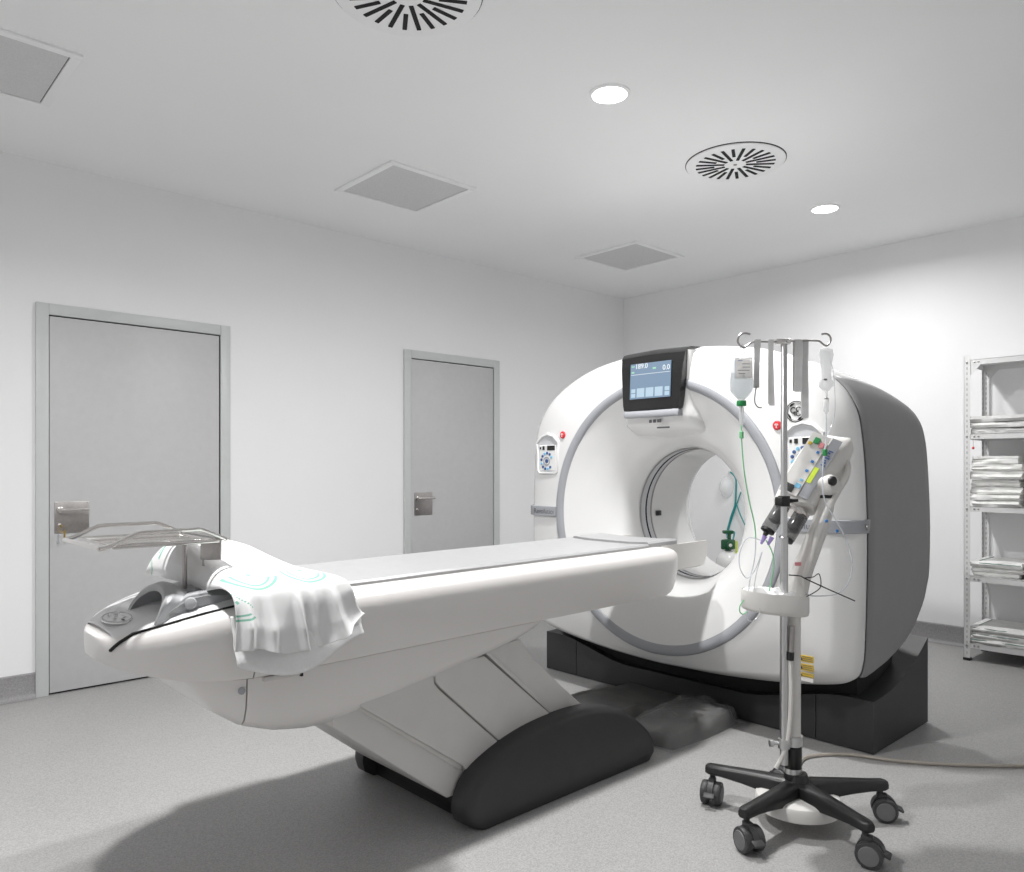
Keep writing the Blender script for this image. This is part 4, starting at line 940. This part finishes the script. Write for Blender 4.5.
for z in LV:
    mb = MB(); mb.box2((SX0+.003, SY0+.003, z-.003), (SX1-.003, SY1-.003, z))
    for a, b in (((SX0+.003, SY0+.003), (SX0+.006, SY1-.003)), ((SX1-.006, SY0+.003), (SX1-.003, SY1-.003)), ((SX0+.003, SY1-.006), (SX1-.003, SY1-.003)), ((SX0+.003, SY0+.003), (SX1-.003, SY0+.006))):
        mb.box2((*a, z-.034), (*b, z-.001))
    s = obj('shelf', mb, 'shelfw', RK, flat=True)
    for dy in (.012, .055, .078): obj('bolt', MB().lathe([(.006, 0), (.006, .003), (.003, .005)], (SX0-.001 if dy < .02 else SX0+.003, SY1-dy-.005, z-.016), (-1, 0, 0), 8), 'steel', s)
for x in (SX0, SX1):
    sg = 1 if x == SX0 else -1
    obj('gusset', MB().prism([(x+sg*.004, SY1-.036, LV[4]-.03), (x+sg*.004, SY1-.036, LV[4]-.10), (x+sg*.004, SY1-.10, LV[4]-.03)], (sg*.002, 0, 0)), 'shelfw', RK, flat=True)
lt = thing('red_tag', 'tiny red-tipped pin dangling below the second highest shelf', 'tag', (SX0-.004, SY1-.055, LV[3]-.12))
obj('pin', MB().tube([(SX0-.004, SY1-.055, LV[3]-.026), (SX0-.004, SY1-.055, LV[3]-.085)], .0016, 5), 'steel', lt); obj('red_bead', MB().lathe([(.002, 0), (.008, -.006), (.008, -.012), (.002, -.018)], (SX0-.004, SY1-.055, LV[3]-.082), (0, 0, 1), 10), 'red', lt)

def folded(y0, y1, x0, x1, z, h, seed, m, label, group, hem=False, slump=0.0):
    # a sheet folded into two or three layers, fold towards the room
    nl = 3 if h > .044 else 2; rings = []; ny = 20
    for j in range(ny+1):
        t = j/ny; y = y0+(y1-y0)*t; ring = []
        def N(a, b): return noise.noise(Vector((a*3.1+seed, y*7, b*5+seed*1.7)))
        lh = h/nl; g = lh*.04
        # serpentine outline: out along the bottom, zig-zag up
        cen = []
        for l in range(nl):
            zc = lh*(l+.5); xs_ = [x1, (x0*.35+x1*.65), (x0*.7+x1*.3), x0+lh*.5]
            seq = xs_ if l % 2 == 0 else xs_[::-1]
            cen += [(xx, zc) for xx in seq]
            if l < nl-1: cen.append(((x0+lh*.05, lh*(l+1)) if l % 2 == 0 else (x1-.002, lh*(l+1))))
        up_, dn_ = [], []
        for i, (xx, zc) in enumerate(cen):
            p0_ = cen[max(i-1, 0)]; p1_ = cen[min(i+1, len(cen)-1)]; dx, dz = p1_[0]-p0_[0], p1_[1]-p0_[1]; ll = math.hypot(dx, dz) or 1
            nx_, nz_ = -dz/ll, dx/ll; th = lh*.5-g*.5
            wob = -.007*abs(N(xx, zc*6)); ed = .022*N(3+zc*30, 1) + .007*noise.noise(Vector((y*30, zc*60, seed)))
            zz = slump*h*math.sin(PI*t)*(zc/h) 
            up_.append((xx+nx_*th+ed, y+.010*N(zc*40, 2)*(1 if t > .5 else -1), z+max(.0004, zc+nz_*th+wob*(zc/h)-zz)))
            dn_.append((xx-nx_*th+ed, y+.010*N(zc*40, 2)*(1 if t > .5 else -1), z+max(.0004, zc-nz_*th+wob*(zc/h)-zz)))
        ring = up_+dn_[::-1]
        rings.append(ring)
    mb = MB().loft(rings, True, True, True)
    o = obj('folded_sheet', mb, m, ang=50); tag(o, label, 'folded linen', group)
    if hem:
        pts = [(x0-.004, y0+(y1-y0)*i/12, z+h*.66+.004*noise.noise(Vector((i*.5, seed, 0)))) for i in range(13)]
        obj('hem', MB().tube(pts, .0022, 5), 'hem', o)
        obj('hem', MB().tube([(x0+.02+(x1-x0-.05)*i/8, y1-.05, z+h+.002) for i in range(9)], .0022, 5), 'hem', o)
    return o
ordw = ['first', 'second', 'third', 'fourth', 'fifth', 'sixth', 'seventh', 'eighth', 'ninth']
def stack(z, hs, y0, y1, where, group, ms, hems, seed, xoff=0.0):
    n = len(hs); zz = z+.001
    for i, h in enumerate(hs):
        k = n-1-i; pos = 'topmost' if k == 0 else ordw[k]+' from top'
        c = 'grey-white' if ms[i % len(ms)] == 'linen2' else 'white'
        r1, r2, r3 = random.uniform(-.020, .012), random.uniform(-.022, .0), random.uniform(-.008, .022)
        folded(y0+r1, y1+r2, SX0+.012+xoff+r3, SX1-.04, zz, h, seed+i*3.3, ms[i % len(ms)], f'{c} folded sheet, {pos} in {where}', group, hems[i % len(hems)])
        zz += h+.0005
stack(LV[3], [.036, .036, .040], 1.34, 1.648, 'near pile on the second highest shelf', 'sheets on the second highest shelf', ['linen2', 'linen', 'linen2', 'linen2'], [False], 1)
stack(LV[2], [.040, .036, .050, .046, .052, .046, .050], 1.36, 1.640, 'tall middle-shelf pile by the upright', 'sheets in the tall pile on the middle shelf', ['linen'], [False], 20)
stack(LV[2], [.056, .050, .058, .052, .058, .050], 1.03, 1.335, 'further tall pile on the middle shelf', 'sheets in the far tall pile on the middle shelf', ['linen'], [False], 60)
stack(LV[1], [.030, .034, .036], 1.36, 1.640, 'near pile on the shelf above the lowest', 'sheets on the shelf above the lowest', ['linen', 'linen', 'linen', 'linen'], [False, False, True, True], 90)
stack(LV[1], [.030, .034, .036], 1.04, 1.335, 'further pile above the lowest shelf', 'sheets further along above the lowest shelf', ['linen'], [True], 110)
stack(LV[0], [.034, .036, .040], 1.32, 1.638, 'near pile on the lowest shelf', 'sheets on the lowest shelf', ['linen', 'linen', 'linen'], [True], 130)
stack(LV[0], [.030, .034, .040], 1.0, 1.300, 'further pile on the lowest shelf', 'sheets further along the lowest shelf', ['linen'], [True], 150)
stack(LV[3], [.024, .026, .024], 1.02, 1.320, 'further pile on the second highest shelf', 'sheets further along the second highest shelf', ['linen2', 'linen'], [False], 170)
